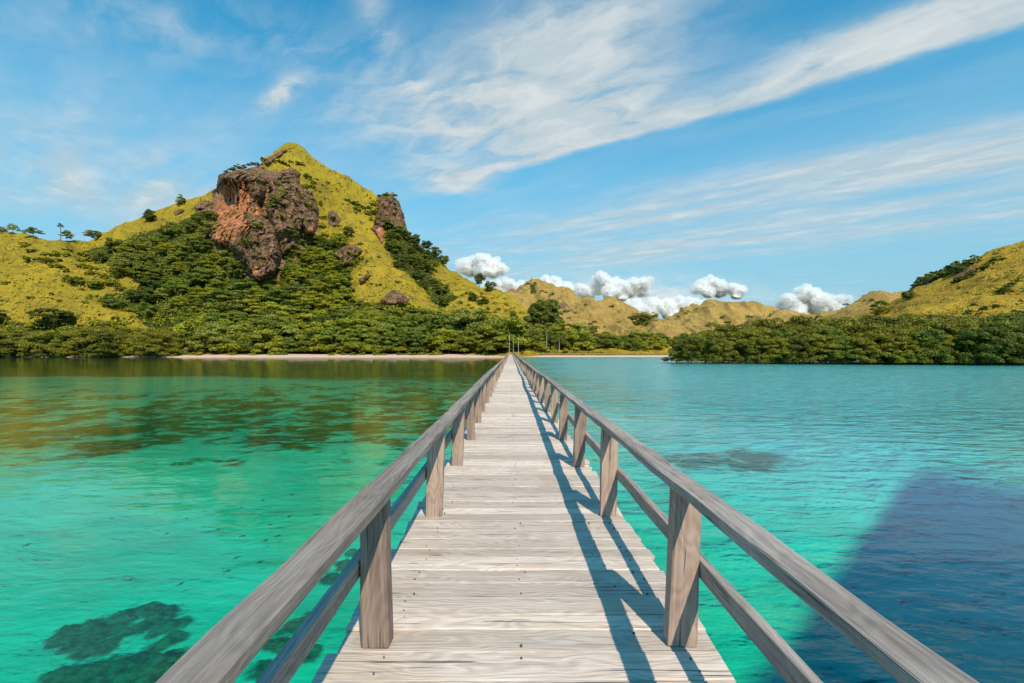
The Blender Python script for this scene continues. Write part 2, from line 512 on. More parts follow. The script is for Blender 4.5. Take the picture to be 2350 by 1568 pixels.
gl = n.n('ShaderNodeBsdfGlossy', {'Color': (1, 1, 1, 1), 'Roughness': n.m('ADD', 0.03, n.m('MULTIPLY', windy, 0.13)), 'Normal': nb}).outputs[0]
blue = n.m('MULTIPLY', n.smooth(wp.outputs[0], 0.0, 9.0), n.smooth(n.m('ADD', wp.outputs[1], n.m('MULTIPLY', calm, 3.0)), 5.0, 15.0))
tint = n.mix(blue, (0.045, 0.815, 0.665), (0.26, 0.94, 0.985))  # right-hand water tinted paler and bluer in place of reflected sky
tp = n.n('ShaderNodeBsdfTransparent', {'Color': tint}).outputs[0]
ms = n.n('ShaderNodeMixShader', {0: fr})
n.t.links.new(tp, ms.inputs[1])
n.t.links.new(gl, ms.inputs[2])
out = n.n('ShaderNodeOutputMaterial')
n.t.links.new(ms.outputs[0], out.inputs['Surface'])
M_WATER = m

m, n = new_mat("cloud_white")
gn = n.n('ShaderNodeNewGeometry').outputs['Normal']
soft = n.n('ShaderNodeVectorMath', {0: n.n('ShaderNodeVectorMath', {0: gn, 1: (0.20, 0.20, 0.20)}, operation='MULTIPLY').outputs[0], 1: tuple(0.80 * k for k in sd)}, operation='ADD').outputs[0]
soft = n.n('ShaderNodeVectorMath', {0: soft}, operation='NORMALIZE').outputs[0]
df = n.n('ShaderNodeBsdfDiffuse', {'Color': (0.985, 0.985, 0.985, 1), 'Normal': soft}).outputs[0]
tl = n.n('ShaderNodeBsdfTranslucent', {'Color': (0.95, 0.955, 0.96, 1)}).outputs[0]
ms = n.n('ShaderNodeMixShader', {0: 0.32})
n.t.links.new(df, ms.inputs[1])
n.t.links.new(tl, ms.inputs[2])
finish(n, ms.outputs[0])
M_CLOUD = m

m, n = new_mat("cloud_mist")
pv = n.n('ShaderNodeVolumePrincipled', {'Color': (1, 1, 1, 1), 'Density': 0.022, 'Anisotropy': 0.0})
n.t.links.new(pv.outputs[0], n.n('ShaderNodeOutputMaterial').inputs['Volume'])
M_MIST = m

# ------------------------------------------------------------------ sea, seabed, beach, land
def graded(lo, hi, n, fine=1.0, centre=0.0):
    """Positions that crowd round the centre."""
    a, b = np.arcsinh((lo - centre) / fine), np.arcsinh((hi - centre) / fine)
    return centre + fine * np.sinh(np.linspace(a, b, n))


def sstep(x, a, b):
    t = np.clip((np.asarray(x, float) - a) / (b - a), 0, 1)
    return t * t * (3 - 2 * t)


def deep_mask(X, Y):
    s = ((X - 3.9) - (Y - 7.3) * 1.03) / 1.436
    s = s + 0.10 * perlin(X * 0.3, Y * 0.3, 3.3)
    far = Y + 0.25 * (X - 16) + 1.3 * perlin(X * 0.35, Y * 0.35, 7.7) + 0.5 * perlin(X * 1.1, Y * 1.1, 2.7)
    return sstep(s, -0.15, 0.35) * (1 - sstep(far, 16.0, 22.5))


def bed_depth(X, Y):
    d = 1.6 + 0.10 * perlin(X * 0.5, Y * 0.5, 0.2) + 0.25 * perlin(X * 0.07, Y * 0.07, 1.2)
    d = d + 0.9 * sstep(Y, 16, 40) + 1.0 * sstep(Y, 60, 120)
    d = d - 1.6 * np.exp(-((X + 60) / 45) ** 2 - ((Y - 72) / 22) ** 2)
    s = ((X - 3.9) - (Y - 7.3) * 1.03) / 1.436
    d = d + 1.3 * sstep(s, 0.2, 6.0) * (1 - sstep(Y + 0.25 * (X - 16), 12.0, 26.0))
    ed = np.interp(X, [20, 38, 53, 78, 112, 300], [140, 122, 111, 105, 97, 90])
    mk = sstep(Y, ed - 62, ed - 3) * sstep(X, 12, 38)
    d = d * (1 - mk) + 0.15 * mk
    return d * (1 - sstep(Y, 150, 222)) + 0.35 * sstep(Y, 150, 222)


xs = graded(-1400, 1400, 440, 5.0, 3.0)
ys = graded(-500, 226, 380, 7.0, 8.0)
X, Y = np.meshgrid(xs, ys)
Z = -bed_depth(X, Y)
seabed = fast_mesh("seabed", np.stack([X, Y, Z], -1).reshape(-1, 3), grid_quads(380, 440), M_BED)
tag(seabed, kind='structure')
grass_m = 0.60 * sstep(Y - 0.25 * X, 15, 31) * (1 - sstep(X, -1, 2)) + 0.10 * sstep(Y, 22, 32) * sstep(X, -1, 2)
grass_m = np.maximum(grass_m, 0.95 * sstep(Y, 100, 125) * (1 - sstep(X, 0, 6)))
grass_m = grass_m * (1 - 0.8 * np.exp(-((X + 62) / 42) ** 2 - ((Y - 70) / 20) ** 2))
grass_m = np.maximum(grass_m, 0.75 * np.exp(-((X - 8.5) / 5.0) ** 2 - ((Y - 19.5) / 2.6) ** 2))
vattr(seabed, 'seagrass', grass_m)
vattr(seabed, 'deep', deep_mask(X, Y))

WB = (-1500, 1500, -600, 262, -14)
vs = [(x, y, z) for z in (WB[4], 0.0) for y in (WB[2], WB[3]) for x in (WB[0], WB[1])]
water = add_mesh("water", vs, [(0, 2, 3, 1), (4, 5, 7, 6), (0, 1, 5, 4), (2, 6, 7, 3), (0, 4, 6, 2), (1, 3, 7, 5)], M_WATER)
tag(water, kind='structure')

xs = np.linspace(-420, 420, 421)
ys = np.array([219, 222, 224, 225.2, 226.4, 228, 230, 232.5, 235, 238, 242, 247, 255, 262.5])
X, Y = np.meshgrid(xs, ys)
shore = 0.9 * np.sin(xs * 0.045) + 0.7 * np.sin(xs * 0.13 + 1) + perlin(xs * 0.3, 0.5, 0.1) * 0.7
prof = np.interp(ys, [219, 226.4, 230, 236, 247, 263], [-0.9, 0.03, 0.45, 0.85, 1.2, 1.5])
Z = np.repeat(prof[:, None], len(xs), 1) + 0.07 * perlin(X * 0.3, Y * 0.4, 2.0)
beach = fast_mesh("beach", np.stack([X, Y + shore[None, :] * 1.3, Z], -1).reshape(-1, 3), grid_quads(len(ys), len(xs)), M_SAND)
tag(beach, kind='structure')
ground = add_mesh("ground", [(-9000, 259, 1.45), (9000, 259, 1.45), (9000, 12000, 1.45), (-9000, 12000, 1.45)], [(0, 1, 2, 3)], M_SOIL)
tag(ground, kind='structure')


# ------------------------------------------------------------------ hills
class RBF:
    """Smooth surface of distances through surveyed points (thin-plate spline)."""
    def __init__(self, pts, smooth=1e-4):
        p = np.array(pts, float)
        self.c = p[:, :2] / 400.0
        n = len(p)
        r2 = ((self.c[:, None] - self.c[None]) ** 2).sum(-1)
        K = self.k(r2) + np.eye(n) * smooth
        A = np.zeros((n + 3, n + 3))
        A[:n, :n] = K
        A[:n, n] = A[n, :n] = 1
        A[:n, n + 1:] = self.c
        A[n + 1:, :n] = self.c.T
        b = np.zeros(n + 3)
        b[:n] = np.log(p[:, 2])
        self.w = np.linalg.solve(A, b)

    @staticmethod
    def k(r2):
        return 0.5 * r2 * np.log(r2 + 1e-9)

    def __call__(self, u, v):
        u, v = np.asarray(u, float), np.asarray(v, float)
        q = np.stack([u, v], -1).reshape(-1, 2) / 400.0
        n = len(self.c)
        out = np.empty(len(q))
        for i in range(0, len(q), 20000):
            r2 = ((q[i:i + 20000, None] - self.c[None]) ** 2).sum(-1)
            out[i:i + 20000] = self.k(r2) @ self.w[:n] + self.w[n] + q[i:i + 20000] @ self.w[n + 1:]
        return np.exp(out).reshape(u.shape)


def inside(poly, u, v):
    """Signed distance to a polygon, positive inside."""
    u, v = np.asarray(u, float), np.asarray(v, float)
    p = np.array(poly, float)
    d = np.full(u.shape, 1e9)
    ins = np.zeros(u.shape, bool)
    for a, b in zip(p, np.roll(p, -1, 0)):
        e = b - a
        t = np.clip(((u - a[0]) * e[0] + (v - a[1]) * e[1]) / (e @ e), 0, 1)
        d = np.minimum(d, np.hypot(u - a[0] - t * e[0], v - a[1] - t * e[1]))
        if e[1] != 0:
            cr = ((a[1] > v) != (b[1] > v)) & (u < e[0] * (v - a[1]) / e[1] + a[0])
            ins ^= cr
    return np.where(ins, d, -d)


def make_hill(name, sil, pts, base_v, ncol, nrow, mat, amps, masks=(), back=160.0, power=1.0):
    """A hillside from its foot (base_v) to its skyline, then down its far side. amps: (metres, wavelength) of relief."""
    D = RBF(pts)
    su, sv = np.array(sil, float).T
    us = np.linspace(su[0], su[-1], ncol)
    top = np.interp(us, su, sv)
    k = 3
    top = np.convolve(np.pad(top, k, 'edge'), np.ones(2 * k + 1) / (2 * k + 1), 'valid') * 0.6 + top * 0.4
    t = np.linspace(0, 1, nrow)[:, None] ** power
    V = base_v + (top[None] - base_v) * t
    U = np.repeat(us[None], nrow, 0)
    DD = D(U, V)
    # the far side: from the skyline on it goes down behind
    nb = 14
    kb = np.linspace(0, 1, nb + 1)[1:, None]
    zt = CAM_Z + (V0 - top) / F * DD[-1]
    Db = DD[-1][None] + back * kb * (0.4 + zt[None] / 120)
    Zb = (zt[None] + 1.0) * (1 - kb ** 1.6) - 1.0
    pts3 = P(U, V, DD)
    ptsb = np.stack([(us[None] - U0) / F * Db, Db, Zb], -1)
    W = np.concatenate([pts3, ptsb], 0)
    gy, gx = np.gradient(W, axis=0), np.gradient(W, axis=1)
    N = np.cross(gx, gy)
    N /= np.linalg.norm(N, axis=-1, keepdims=True) + 1e-9
    disp = 0
    for i, (a, wl, *run) in enumerate(amps):
        q = W / wl
        dn = run[0] if run else 1.0          # below 1 the folds run down the slope
        disp = disp + (a if a > 0 else -a) * (fbm(q[..., 0] + 0.25 * dn * q[..., 2], q[..., 1] * dn, q[..., 2] * 0.7 * dn + 11 * i, 3, 0.5, ridged=a < 0) - (0.35 if a < 0 else 0))
    fade = np.concatenate([sstep(t, 0.0, 0.14) * np.ones_like(U), np.ones_like(Db)], 0)
    disp = disp * fade
    ray = pts3 - np.array([0, 0, CAM_Z])
    ray /= np.linalg.norm(ray, axis=-1, keepdims=True)
    face = (N[:nrow] * ray).sum(-1)
    corr = np.clip(disp[:nrow] / np.where(np.abs(face) < 0.3, 0.3 * np.sign(face + 1e-9), face), -25, 25)
    W = W + N * disp[..., None]
    o = fast_mesh(name, W.reshape(-1, 3), grid_quads(*W.shape[:2]), mat)
    tag(o, kind='structure')
    for an in ('veg', 'rock'):
        val = np.zeros(W.shape[:2])
        for (mn, poly, amp, soft) in masks:
            if mn == an:
                val[:nrow] = np.maximum(val[:nrow], amp * sstep(inside(poly, U, V), -soft, soft))
        vattr(o, an, val)

    def depth(u, v):
        # the spline plus the relief of the mesh at the nearest grid point
        u, v = np.asarray(u, float), np.asarray(v, float)
        j = np.clip(np.round((u - us[0]) / (us[-1] - us[0]) * (ncol - 1)).astype(int), 0, ncol - 1)
        f = np.clip((v - base_v) / (top[j] - base_v), 0, 1) ** (1.0 / power)
        i = np.clip(np.round(f * (nrow - 1)).astype(int), 0, nrow - 1)
        return D(u, v) + corr[i, j]
    return depth


SIL_MAIN = [(-420, 455), (-200, 510), (0, 532), (60, 540), (100, 550), (150, 548), (200, 553), (250, 531), (300, 513), (350, 493),
            (420, 466), (470, 450), (495, 436), (510, 405), (560, 388), (590, 380), (610, 363), (640, 346), (662, 333), (680, 333),
            (700, 346), (720, 362), (760, 386), (800, 408), (840, 430), (860, 446), (880, 455), (905, 455), (920, 482), (932, 528),
            (960, 562), (1000, 590), (1030, 617), (1060, 634), (1100, 655), (1140, 668), (1165, 680), (1200, 703), (1230, 735),
            (1280, 762), (1400, 786), (1560, 800), (1640, 806)]
PTS_MAIN = [(u, 816, 247) for u in (-420, -150, 100, 400, 700, 1000, 1300, 1640)] + \
           [(u, 800, 275) for u in (-420, 400, 700, 1000, 1300, 1600)] + [
    (-420, 455, 395), (-200, 510, 365), (0, 532, 350), (0, 620, 311), (0, 700, 281), (0, 765, 262), (-300, 620, 320), (-300, 720, 285), (150, 548, 352),
    (150, 640, 310), (150, 720, 280), (250, 770, 268), (250, 700, 293), (200, 553, 372), (350, 493, 395), (450, 462, 402), (495, 436, 404), (300, 560, 360), (300, 640, 325),
    (420, 530, 368), (420, 640, 332), (420, 730, 294), (560, 665, 320), (560, 740, 292), (510, 405, 352), (560, 388, 352), (600, 375, 358),
    (560, 520, 338), (480, 520, 352), (640, 600, 333), (640, 480, 345), (700, 470, 362), (700, 400, 385), (662, 333, 400), (620, 360, 384), (720, 362, 405), (800, 408, 415),
    (860, 446, 420), (905, 455, 420), (932, 528, 415), (1030, 617, 400), (1100, 655, 370), (1165, 680, 350), (1230, 735, 315), (760, 480, 385), (800, 500, 378),
    (850, 570, 350), (900, 620, 335), (950, 670, 322), (1000, 710, 312), (810, 600, 338), (830, 690, 310), (900, 705, 304), (740, 600, 348), (680, 650, 326),
    (760, 680, 316), (900, 560, 376), (960, 620, 365), (1010, 680, 345), (870, 520, 396), (1060, 660, 355), (1100, 690, 338), (1180, 720, 318),
    (1000, 600, 392), (700, 735, 296), (900, 738, 295), (1100, 745, 296), (1250, 765, 288), (1400, 787, 280)]
SLOPE_WOOD = [(170, 585), (290, 552), (420, 512), (470, 460), (500, 520), (540, 600), (590, 660), (640, 660), (690, 560), (770, 545), (810, 600), (800, 690), (1000, 715),
              (1190, 745), (1200, 812), (400, 812), (330, 745), (300, 715), (240, 690), (330, 655), (250, 615)]
RIGHT_GULLY = [(870, 520), (930, 530), (1035, 612), (975, 605), (1000, 650), (1055, 690), (1010, 712), (950, 650), (900, 600)]
HILL_D = make_hill("grassy_hill", SIL_MAIN, PTS_MAIN, 818, 760, 250, M_GRASS,
                   [(2.8, 60), (-2.6, 26), (-1.0, 11), (0.6, 6)],
                   [('veg', SLOPE_WOOD, 1.0, 14), ('veg', RIGHT_GULLY, 1.0, 12), ('veg', [(0, 740), (200, 750), (400, 770), (400, 815), (0, 815)], 0.9, 10),
                    ('rock', [(490, 400), (600, 375), (720, 440), (735, 530), (640, 650), (560, 650), (480, 560)], 1.0, 10),
                    ('rock', [(860, 450), (925, 450), (935, 530), (865, 540)], 0.9, 8), ('rock', [(600, 372), (655, 340), (650, 352), (620, 375)], 0.9, 4)])

SIL_R = [(1840, 775), (1900, 755), (1945, 740), (2000, 718), (2050, 697), (2085, 680), (2130, 652), (2170, 632), (2210, 613), (2260, 591), (2300, 573),
         (2350, 553), (2450, 512), (2650, 440), (2900, 380)]
PTS_R = [(1840, 800, 190), (2100, 800, 165), (2350, 800, 155), (2600, 800, 150), (2900, 800, 150), (1840, 770, 260), (1900, 755, 330), (1945, 740, 390), (2050, 697, 370), (2085, 680, 350),
         (2210, 613, 345), (2350, 553, 340), (2650, 440, 330), (2900, 380, 330), (2100, 740, 222), (2200, 740, 210), (2350, 740, 195), (2600, 720, 195), (2150, 690, 285), (2250, 660, 270),
         (2350, 640, 256), (2600, 560, 260), (2900, 560, 250), (2000, 750, 260)]
RIGHT_D = make_hill("dry_hill", SIL_R, PTS_R, 803, 330, 120, M_GRASS_R, [(2.2, 55), (-4.0, 26, 0.3), (-1.3, 10, 0.4), (0.6, 6)],
                    [('rock', [(2100, 660), (2230, 596), (2240, 606), (2130, 668)], 0.8, 6), ('rock', [(2180, 640), (2240, 606), (2260, 612), (2200, 650)], 0.7, 6)])

FAR = []
SIL_C = [(1590, 800), (1650, 780), (1694, 756), (1731, 736), (1760, 727), (1784, 719), (1806, 722), (1829, 725), (1855, 721), (1881, 718), (1905, 714), (1926, 708), (1956, 697), (1990, 680), (2010, 669),
         (2024, 664), (2045, 667), (2072, 670), (2110, 690), (2180, 720), (2260, 760)]
PTS_C = [(1590, 804, 700), (1900, 804, 620), (2260, 804, 600), (1650, 780, 760), (1784, 719, 880), (1829, 725, 900), (1926, 708, 860), (2024, 664, 900), (2110, 690, 900), (2260, 760, 850), (1750, 765, 760), (1900, 750, 740), (2020, 720, 760), (1855, 740, 810)]
FAR.append(make_hill("far_hill", SIL_C, PTS_C, 806, 300, 90, M_GRASS_F, [(9, 150), (-20, 80, 0.3), (-6, 30, 0.3), (1.5, 20)], back=400))
SIL_B = [(1440, 790), (1490, 752), (1525, 731), (1545, 720), (1563, 712), (1592, 705), (1625, 702), (1656, 702), (1670, 706), (1683, 711), (1698, 706), (1713, 702), (1726, 703), (1739, 708), (1765, 719), (1800, 738), (1860, 770), (1900, 790)]
PTS_B = [(1440, 804, 1200), (1700, 804, 1150), (1900, 804, 1200), (1490, 752, 1500), (1592, 705, 1650), (1656, 702, 1650), (1683, 711, 1600), (1713, 702, 1600), (1800, 738, 1500), (1600, 760, 1330), (1700, 760, 1350)]
FAR.append(make_hill("far_hill", SIL_B, PTS_B, 806, 280, 90, M_GRASS_F, [(16, 260), (-36, 130, 0.3), (-10, 50, 0.3), (2, 30)],
                     [('veg', [(1530, 735), (1560, 716), (1600, 706), (1620, 708), (1570, 730)], 0.6, 10)], back=700))
SIL_A = [(1080, 740), (1120, 700), (1156, 671), (1180, 655), (1195, 646), (1205, 641), (1227, 641), (1246, 649), (1274, 663), (1301, 669), (1315, 676), (1328, 685), (1345, 689), (1370, 688), (1394, 688), (1418, 696),
         (1438, 707), (1465, 723), (1484, 725), (1506, 730), (1528, 734), (1561, 745), (1600, 770), (1640, 795)]
PTS_A = [(1080, 804, 800), (1350, 804, 720), (1640, 804, 700), (1120, 700, 1050), (1205, 641, 1100), (1274, 663, 1060), (1330, 686, 1010), (1394, 688, 980), (1450, 715, 960), (1506, 730, 860), (1560, 745, 820), (1250, 720, 920), (1370, 740, 850), (1450, 760, 790), (1340, 700, 950)]
FAR.append(make_hill("far_hill", SIL_A, PTS_A, 806, 300, 100, M_GRASS_F, [(9, 150), (-20, 90, 0.3), (-7, 34, 0.3), (2, 24)],
                     [('veg', [(1214, 648), (1232, 648), (1232, 668), (1214, 668)], 0.75, 8), ('rock', [(1160, 670), (1205, 642), (1208, 650), (1180, 670)], 0.8, 5),
                      ('rock', [(1245, 690), (1300, 700), (1320, 715), (1310, 722), (1260, 706)], 0.75, 6)], back=450))


# ------------------------------------------------------------------ cliffs and boulders
CLIFFS = []


def make_cliff(poly, bulge, seed, label, name="rock_cliff", cat="cliff", step=1.7, reds=(), rough=1.0, ramp_px=16.0, group=None):
    u0, v0 = np.min(poly, 0) - 4
    u1, v1 = np.max(poly, 0) + 4
    us, vs = np.arange(u0, u1, step), np.arange(v0, v1, step)
    U, V = np.meshgrid(us, vs)
    jag = 5.0 * fbm(U / 30.0, V / 30.0, seed, 3)
    d = inside(poly, U, V) + jag * min(1.0, ramp_px / 14)
    D0 = HILL_D(U, np.maximum(V, np.interp(U, *np.array(SIL_MAIN).T) + 2))
    rise = sstep(d, -2, ramp_px) ** 0.7
    Dm = D0 + 2.5 - (bulge + 2.5) * rise
    W0 = P(U, V, Dm)
    q = W0 / 1.0
    blk = fbm(q[..., 0] / 22, seed, q[..., 2] / 30, 4, 0.55, ridged=True)
    blk2 = fbm(q[..., 0] / 7 + 0.3 * blk, seed + 5, q[..., 2] / 13, 3, 0.55, ridged=True)
    lay = fbm(q[..., 0] / 16 + q[..., 2] / 18, seed + 9, q[..., 2] / 4.5 - q[..., 0] / 9, 3, 0.5)
    # broken faces: step the relief so that it makes ledges and clefts
    st = np.round(blk * 4) / 4 * 0.6 + blk * 0.4
    rel = rough * (5.5 * st + 2.2 * blk2 + 1.8 * lay)
    crk = fbm(q[..., 0] / 4.2 + 0.5 * blk, seed + 13, q[..., 2] / 11, 3, 0.55, ridged=True)
    chip = fbm(q[..., 0] / 2.2, seed + 15, q[..., 2] / 2.6, 2, 0.5)
    clf = fbm(q[..., 0] / 9 + 0.4 * lay, seed + 21, q[..., 2] / 60, 2, 0.5, ridged=True)
    rel = rel + rough * (2.6 * crk ** 3 * np.sign(crk) + 1.0 * np.round(chip * 3) / 3) - rough * 4.5 * sstep(clf, 0.55, 0.95)
    W = P(U, V, Dm - rel * sstep(d, -1, 10))
    keep = d > -2.5
    idx = -np.ones(U.shape, int)
    Q = grid_quads(*U.shape)
    kq = keep.ravel()[Q].all(1)
    Q = Q[kq]
    used = np.unique(Q)
    remap = -np.ones(U.size, int)
    remap[used] = np.arange(len(used))
    Vv = W.reshape(-1, 3)[used]
    o = fast_mesh(name, Vv, remap[Q][:, ::-1], M_CLIFF, smooth=False)
    # origin at the foot
    foot = Vv[np.argmin(Vv[:, 2])]
    tag(o, label, cat, group)
    red = np.zeros(U.shape)
    for (cu, cv, ru, rv, ang, a) in reds:
        cx, cy = (U - cu), (V - cv)
        ca, sa = cos(ang), sin(ang)
        e = ((cx * ca + cy * sa) / (1.2 * ru)) ** 2 + ((-cx * sa + cy * ca) / (1.15 * rv)) ** 2
        red = np.maximum(red, a * np.exp(-e * e))
    vattr(o, 'red', red.ravel()[used])
    CLIFFS.append((us, vs, W[..., 1], keep))
    return o


def ground_D(u, v, D=None, lift=True):
    """Distance of the surface seen along a sight line: hill, or a cliff in front of it."""
    d = float((D or HILL_D)(np.array([u]), np.array([v]))[0])
    if D is None or D is HILL_D:
        for us, vs, G, keep in CLIFFS:
            if us[0] <= u <= us[-1] and vs[0] <= v <= vs[-1]:
                i, j = int(round((v - vs[0]) / (vs[1] - vs[0]))), int(round((u - us[0]) / (us[1] - us[0])))
                i, j = min(i, len(vs) - 1), min(j, len(us) - 1)
                if keep[i, j]:
                    d = min(d, float(G[i, j]))
    return d


make_cliff([(500, 402), (520, 397), (560, 388), (600, 392), (614, 410), (612, 440), (600, 470), (612, 500), (640, 520), (645, 560), (650, 590), (640, 615),
            (625, 640), (592, 652), (572, 640), (560, 620), (545, 590), (520, 575), (490, 560), (465, 545), (470, 525), (485, 505), (490, 480), (497, 440)],
           10, 1.3, "tall brown crag with a bare orange-red face on the hillside",
           reds=[(525, 470, 34, 46, 0.1, 1.0), (515, 525, 28, 34, 0.4, 1.05), (555, 452, 16, 30, 0, 0.95), (585, 485, 14, 10, 0, 0.75), (585, 625, 8, 22, 0.1, 0.7), (535, 505, 40, 20, 0.6, 0.9)], ramp_px=22)
make_cliff([(612, 405), (640, 395), (670, 380), (692, 398), (690, 420), (712, 450), (716, 480), (702, 515), (690, 555), (668, 578), (645, 590), (630, 550), (618, 510), (606, 470), (618, 440)],
           8, 4.1, "broken dark brown crag under the grassy peak", ramp_px=12, rough=0.9)
make_cliff([(700, 460), (722, 455), (732, 480), (730, 520), (720, 538), (697, 540), (688, 515), (690, 485)],
           8, 7.7, "small pale-footed crag right of the orange-faced crag", ramp_px=9, rough=0.8, reds=[(712, 530, 22, 9, -0.3, 0.95)])
make_cliff([(752, 487), (765, 480), (785, 505), (770, 525), (752, 515)], 4, 2.2, "dark boulder-like crag on the edge of the grassy spur", ramp_px=7, rough=0.6)
make_cliff([(868, 455), (880, 447), (897, 445), (912, 462), (925, 490), (931, 526), (915, 530), (890, 520), (868, 525), (858, 510), (866, 480)],
           10, 9.3, "brown rock tower standing on the right shoulder of the hill", ramp_px=9, rough=0.8)
make_cliff([(858, 515), (872, 508), (882, 520), (882, 555), (874, 562), (862, 540), (850, 525)], 6, 5.2, "reddish rock pillar below the rock tower", ramp_px=7, rough=0.6,
           reds=[(874, 535, 9, 24, 0.1, 0.95)])
make_cliff([(760, 590), (785, 562), (810, 560), (836, 575), (810, 600), (798, 615), (780, 600)], 5, 6.6, "low jagged outcrop at the top of the lower grass slope", ramp_px=8, rough=0.7)
make_cliff([(858, 702), (872, 686), (890, 670), (905, 662), (925, 668), (940, 684), (944, 698), (905, 704)], 4, 3.9, "rounded brown outcrop at the foot of the grass slope", ramp_px=16, rough=0.45)
make_cliff([(822, 640), (840, 628), (852, 632), (838, 648), (826, 655)], 3, 8.8, "narrow slab of dark rock lying in the grass of the spur", ramp_px=5, rough=0.5)
make_cliff([(602, 373), (628, 356), (655, 342), (660, 346), (640, 362), (612, 382)], 3.5, 2.9, "thin rock rib along the left ridge just under the peak", ramp_px=5, rough=0.5)
make_cliff([(445, 475), (458, 462), (478, 458), (490, 465), (488, 495), (470, 500), (450, 490)], 5, 1.9, "grey outcrop on the ridge beside the tall crag", ramp_px=7, rough=0.6)
make_cliff([(398, 488), (415, 478), (426, 482), (412, 492), (402, 496)], 2.5, 5.9, "small rock patch on the left grassy ridge", ramp_px=5, rough=0.4)


def ico(sub, seed, scale, rough=0.3, freq=1.3):
    bm = bmesh.new()
    bmesh.ops.create_icosphere(bm, subdivisions=sub, radius=1.0)
    V = np.array([v.co[:] for v in bm.verts])
    r = 1 + rough * fbm(V[:, 0] * freq + seed, V[:, 1] * freq, V[:, 2] * freq, 3)
    V = V * r[:, None] * np.array(scale)
    F_ = np.array([[v.index for v in f.verts] for f in bm.faces])
    bm.free()
    return V, F_


ROCKS = [(815, 487, 9), (846, 492, 11), (828, 512, 6), (862, 508, 7), (905, 490, 5), (745, 455, 5), (800, 450, 4), (775, 440, 4), (795, 600, 5), (830, 610, 5),
         (845, 622, 6), (860, 612, 4), (790, 665, 5), (808, 690, 5), (805, 712, 4), (870, 590, 5), (842, 580, 5), (700, 520, 6), (850, 455, 4), (780, 420, 3)]
RV, RF = ico(2, 3.3, (1, 1, 0.75), 0.5)
rock_me = quick("boulder", RV, RF, False)
rock_me.materials.append(M_CLIFF)
for part, where in ((sorted(q for q in ROCKS if q[1] < 530), "high on the grass spur"), (sorted(q for q in ROCKS if q[1] >= 530), "in the grass of the lower spur")):
    for i, (u, v, r) in enumerate(part):
        d = ground_D(u, v)
        o = link("boulder", rock_me)
        s = r * d / F * 0.62
        o.location = P(u, v, d - 0.3)
        o.scale = (s * random.uniform(1, 1.5), s, s * random.uniform(0.7, 1.0))
        o.rotation_euler = (random.uniform(-.3, .3), random.uniform(-.3, .3), random.uniform(0, 6))
        nth = "first second third fourth fifth sixth seventh eighth ninth tenth eleventh twelfth thirteenth fourteenth fifteenth".split()[i]
        tag(o, "brown boulder %s, %s from left" % (where, nth), "boulder", "boulders " + where)


# ------------------------------------------------------------------ cumulus clouds above the far hills
def cumulus(blobs, D, label, seed):
    """Heaped cloud: many knobbly balls grown together, flat below. blobs: (u, v, radius in survey units)."""
    rng = np.random.default_rng(seed)
    Vs, Fs, nv = [], [], 0
    vb = max(b[1] + b[2] * 0.75 for b in blobs)
    floor = CAM_Z + (V0 - vb) / F * D
    for (u, v, r) in blobs:
        c = P(u, v, D + rng.uniform(-1, 1) * r * D / F)
        R = r * D / F
        subs = [(c, R)]
        for k in range(15):
            th, ph = rng.uniform(0, 2 * pi), rng.uniform(-0.5, 1.3)
            dirn = np.array([cos(th) * cos(ph), sin(th) * cos(ph), sin(ph)])
            rr = R * rng.uniform(0.25, 0.52)
            subs.append((c + dirn * R * rng.uniform(0.66, 0.88), rr))
        for (cc, rr) in subs:
            V_, F_ = ico(4 if rr > R * 0.6 else 3, rng.uniform(0, 90), (rr, rr, rr * 0.9), 0.30, 2.6)
            V_ = V_ + cc
            low = V_[:, 2] < floor
            V_[low, 2] = floor - (floor - V_[low, 2]) * 0.35
            Vs.append(V_)
            Fs.append(F_ + nv)
            nv += len(V_)
    me0 = quick("cloud_draft", np.concatenate(Vs), np.concatenate(Fs))
    tmp = bpy.data.objects.new("cloud_draft", me0)
    COL.objects.link(tmp)
    md = tmp.modifiers.new("skin", 'REMESH')
    md.mode = 'VOXEL'
    md.voxel_size = D / 640.0
    dg = bpy.context.evaluated_depsgraph_get()
    me = bpy.data.meshes.new_from_object(tmp.evaluated_get(dg))
    me.name = "cumulus_cloud"
    bpy.data.objects.remove(tmp)
    n_ = len(me.vertices)
    co, no = np.empty(n_ * 3, np.float32), np.empty(n_ * 3, np.float32)
    me.vertices.foreach_get('co', co)
    me.vertices.foreach_get('normal', no)
    co, no = co.reshape(-1, 3).astype(float), no.reshape(-1, 3).astype(float)
    L = D / 62.0
    bil = 0
    for k_, (a_, f_) in enumerate(((1.0, 1.0), (0.55, 2.1), (0.30, 4.3))):
        q = co / L * f_
        bil = bil + a_ * np.abs(perlin(q[:, 0] + seed * 3.7, q[:, 1], q[:, 2] + k_ * 9))
    up = np.clip((co[:, 2] - floor) / (0.02 * D), 0.15, 1)
    grow = (bil - 0.55) * L * 0.40 * up
    shell = me.copy()
    shell.name = "mist"
    for mesh_, extra in ((me, -0.36 * L), (shell, 0.22 * L)):
        q = co + no * (grow + extra * up)[:, None]
        mesh_.vertices.foreach_set('co', q.astype(np.float32).ravel())
        mesh_.polygons.foreach_set('use_smooth', np.ones(len(mesh_.polygons), bool))
        mesh_.update()
    o = link("cumulus_cloud", me, M_CLOUD)
    link("mist", shell, M_MIST, o)
    tag(o, label, "cloud", "white cumulus clouds above the far hills")
    return o


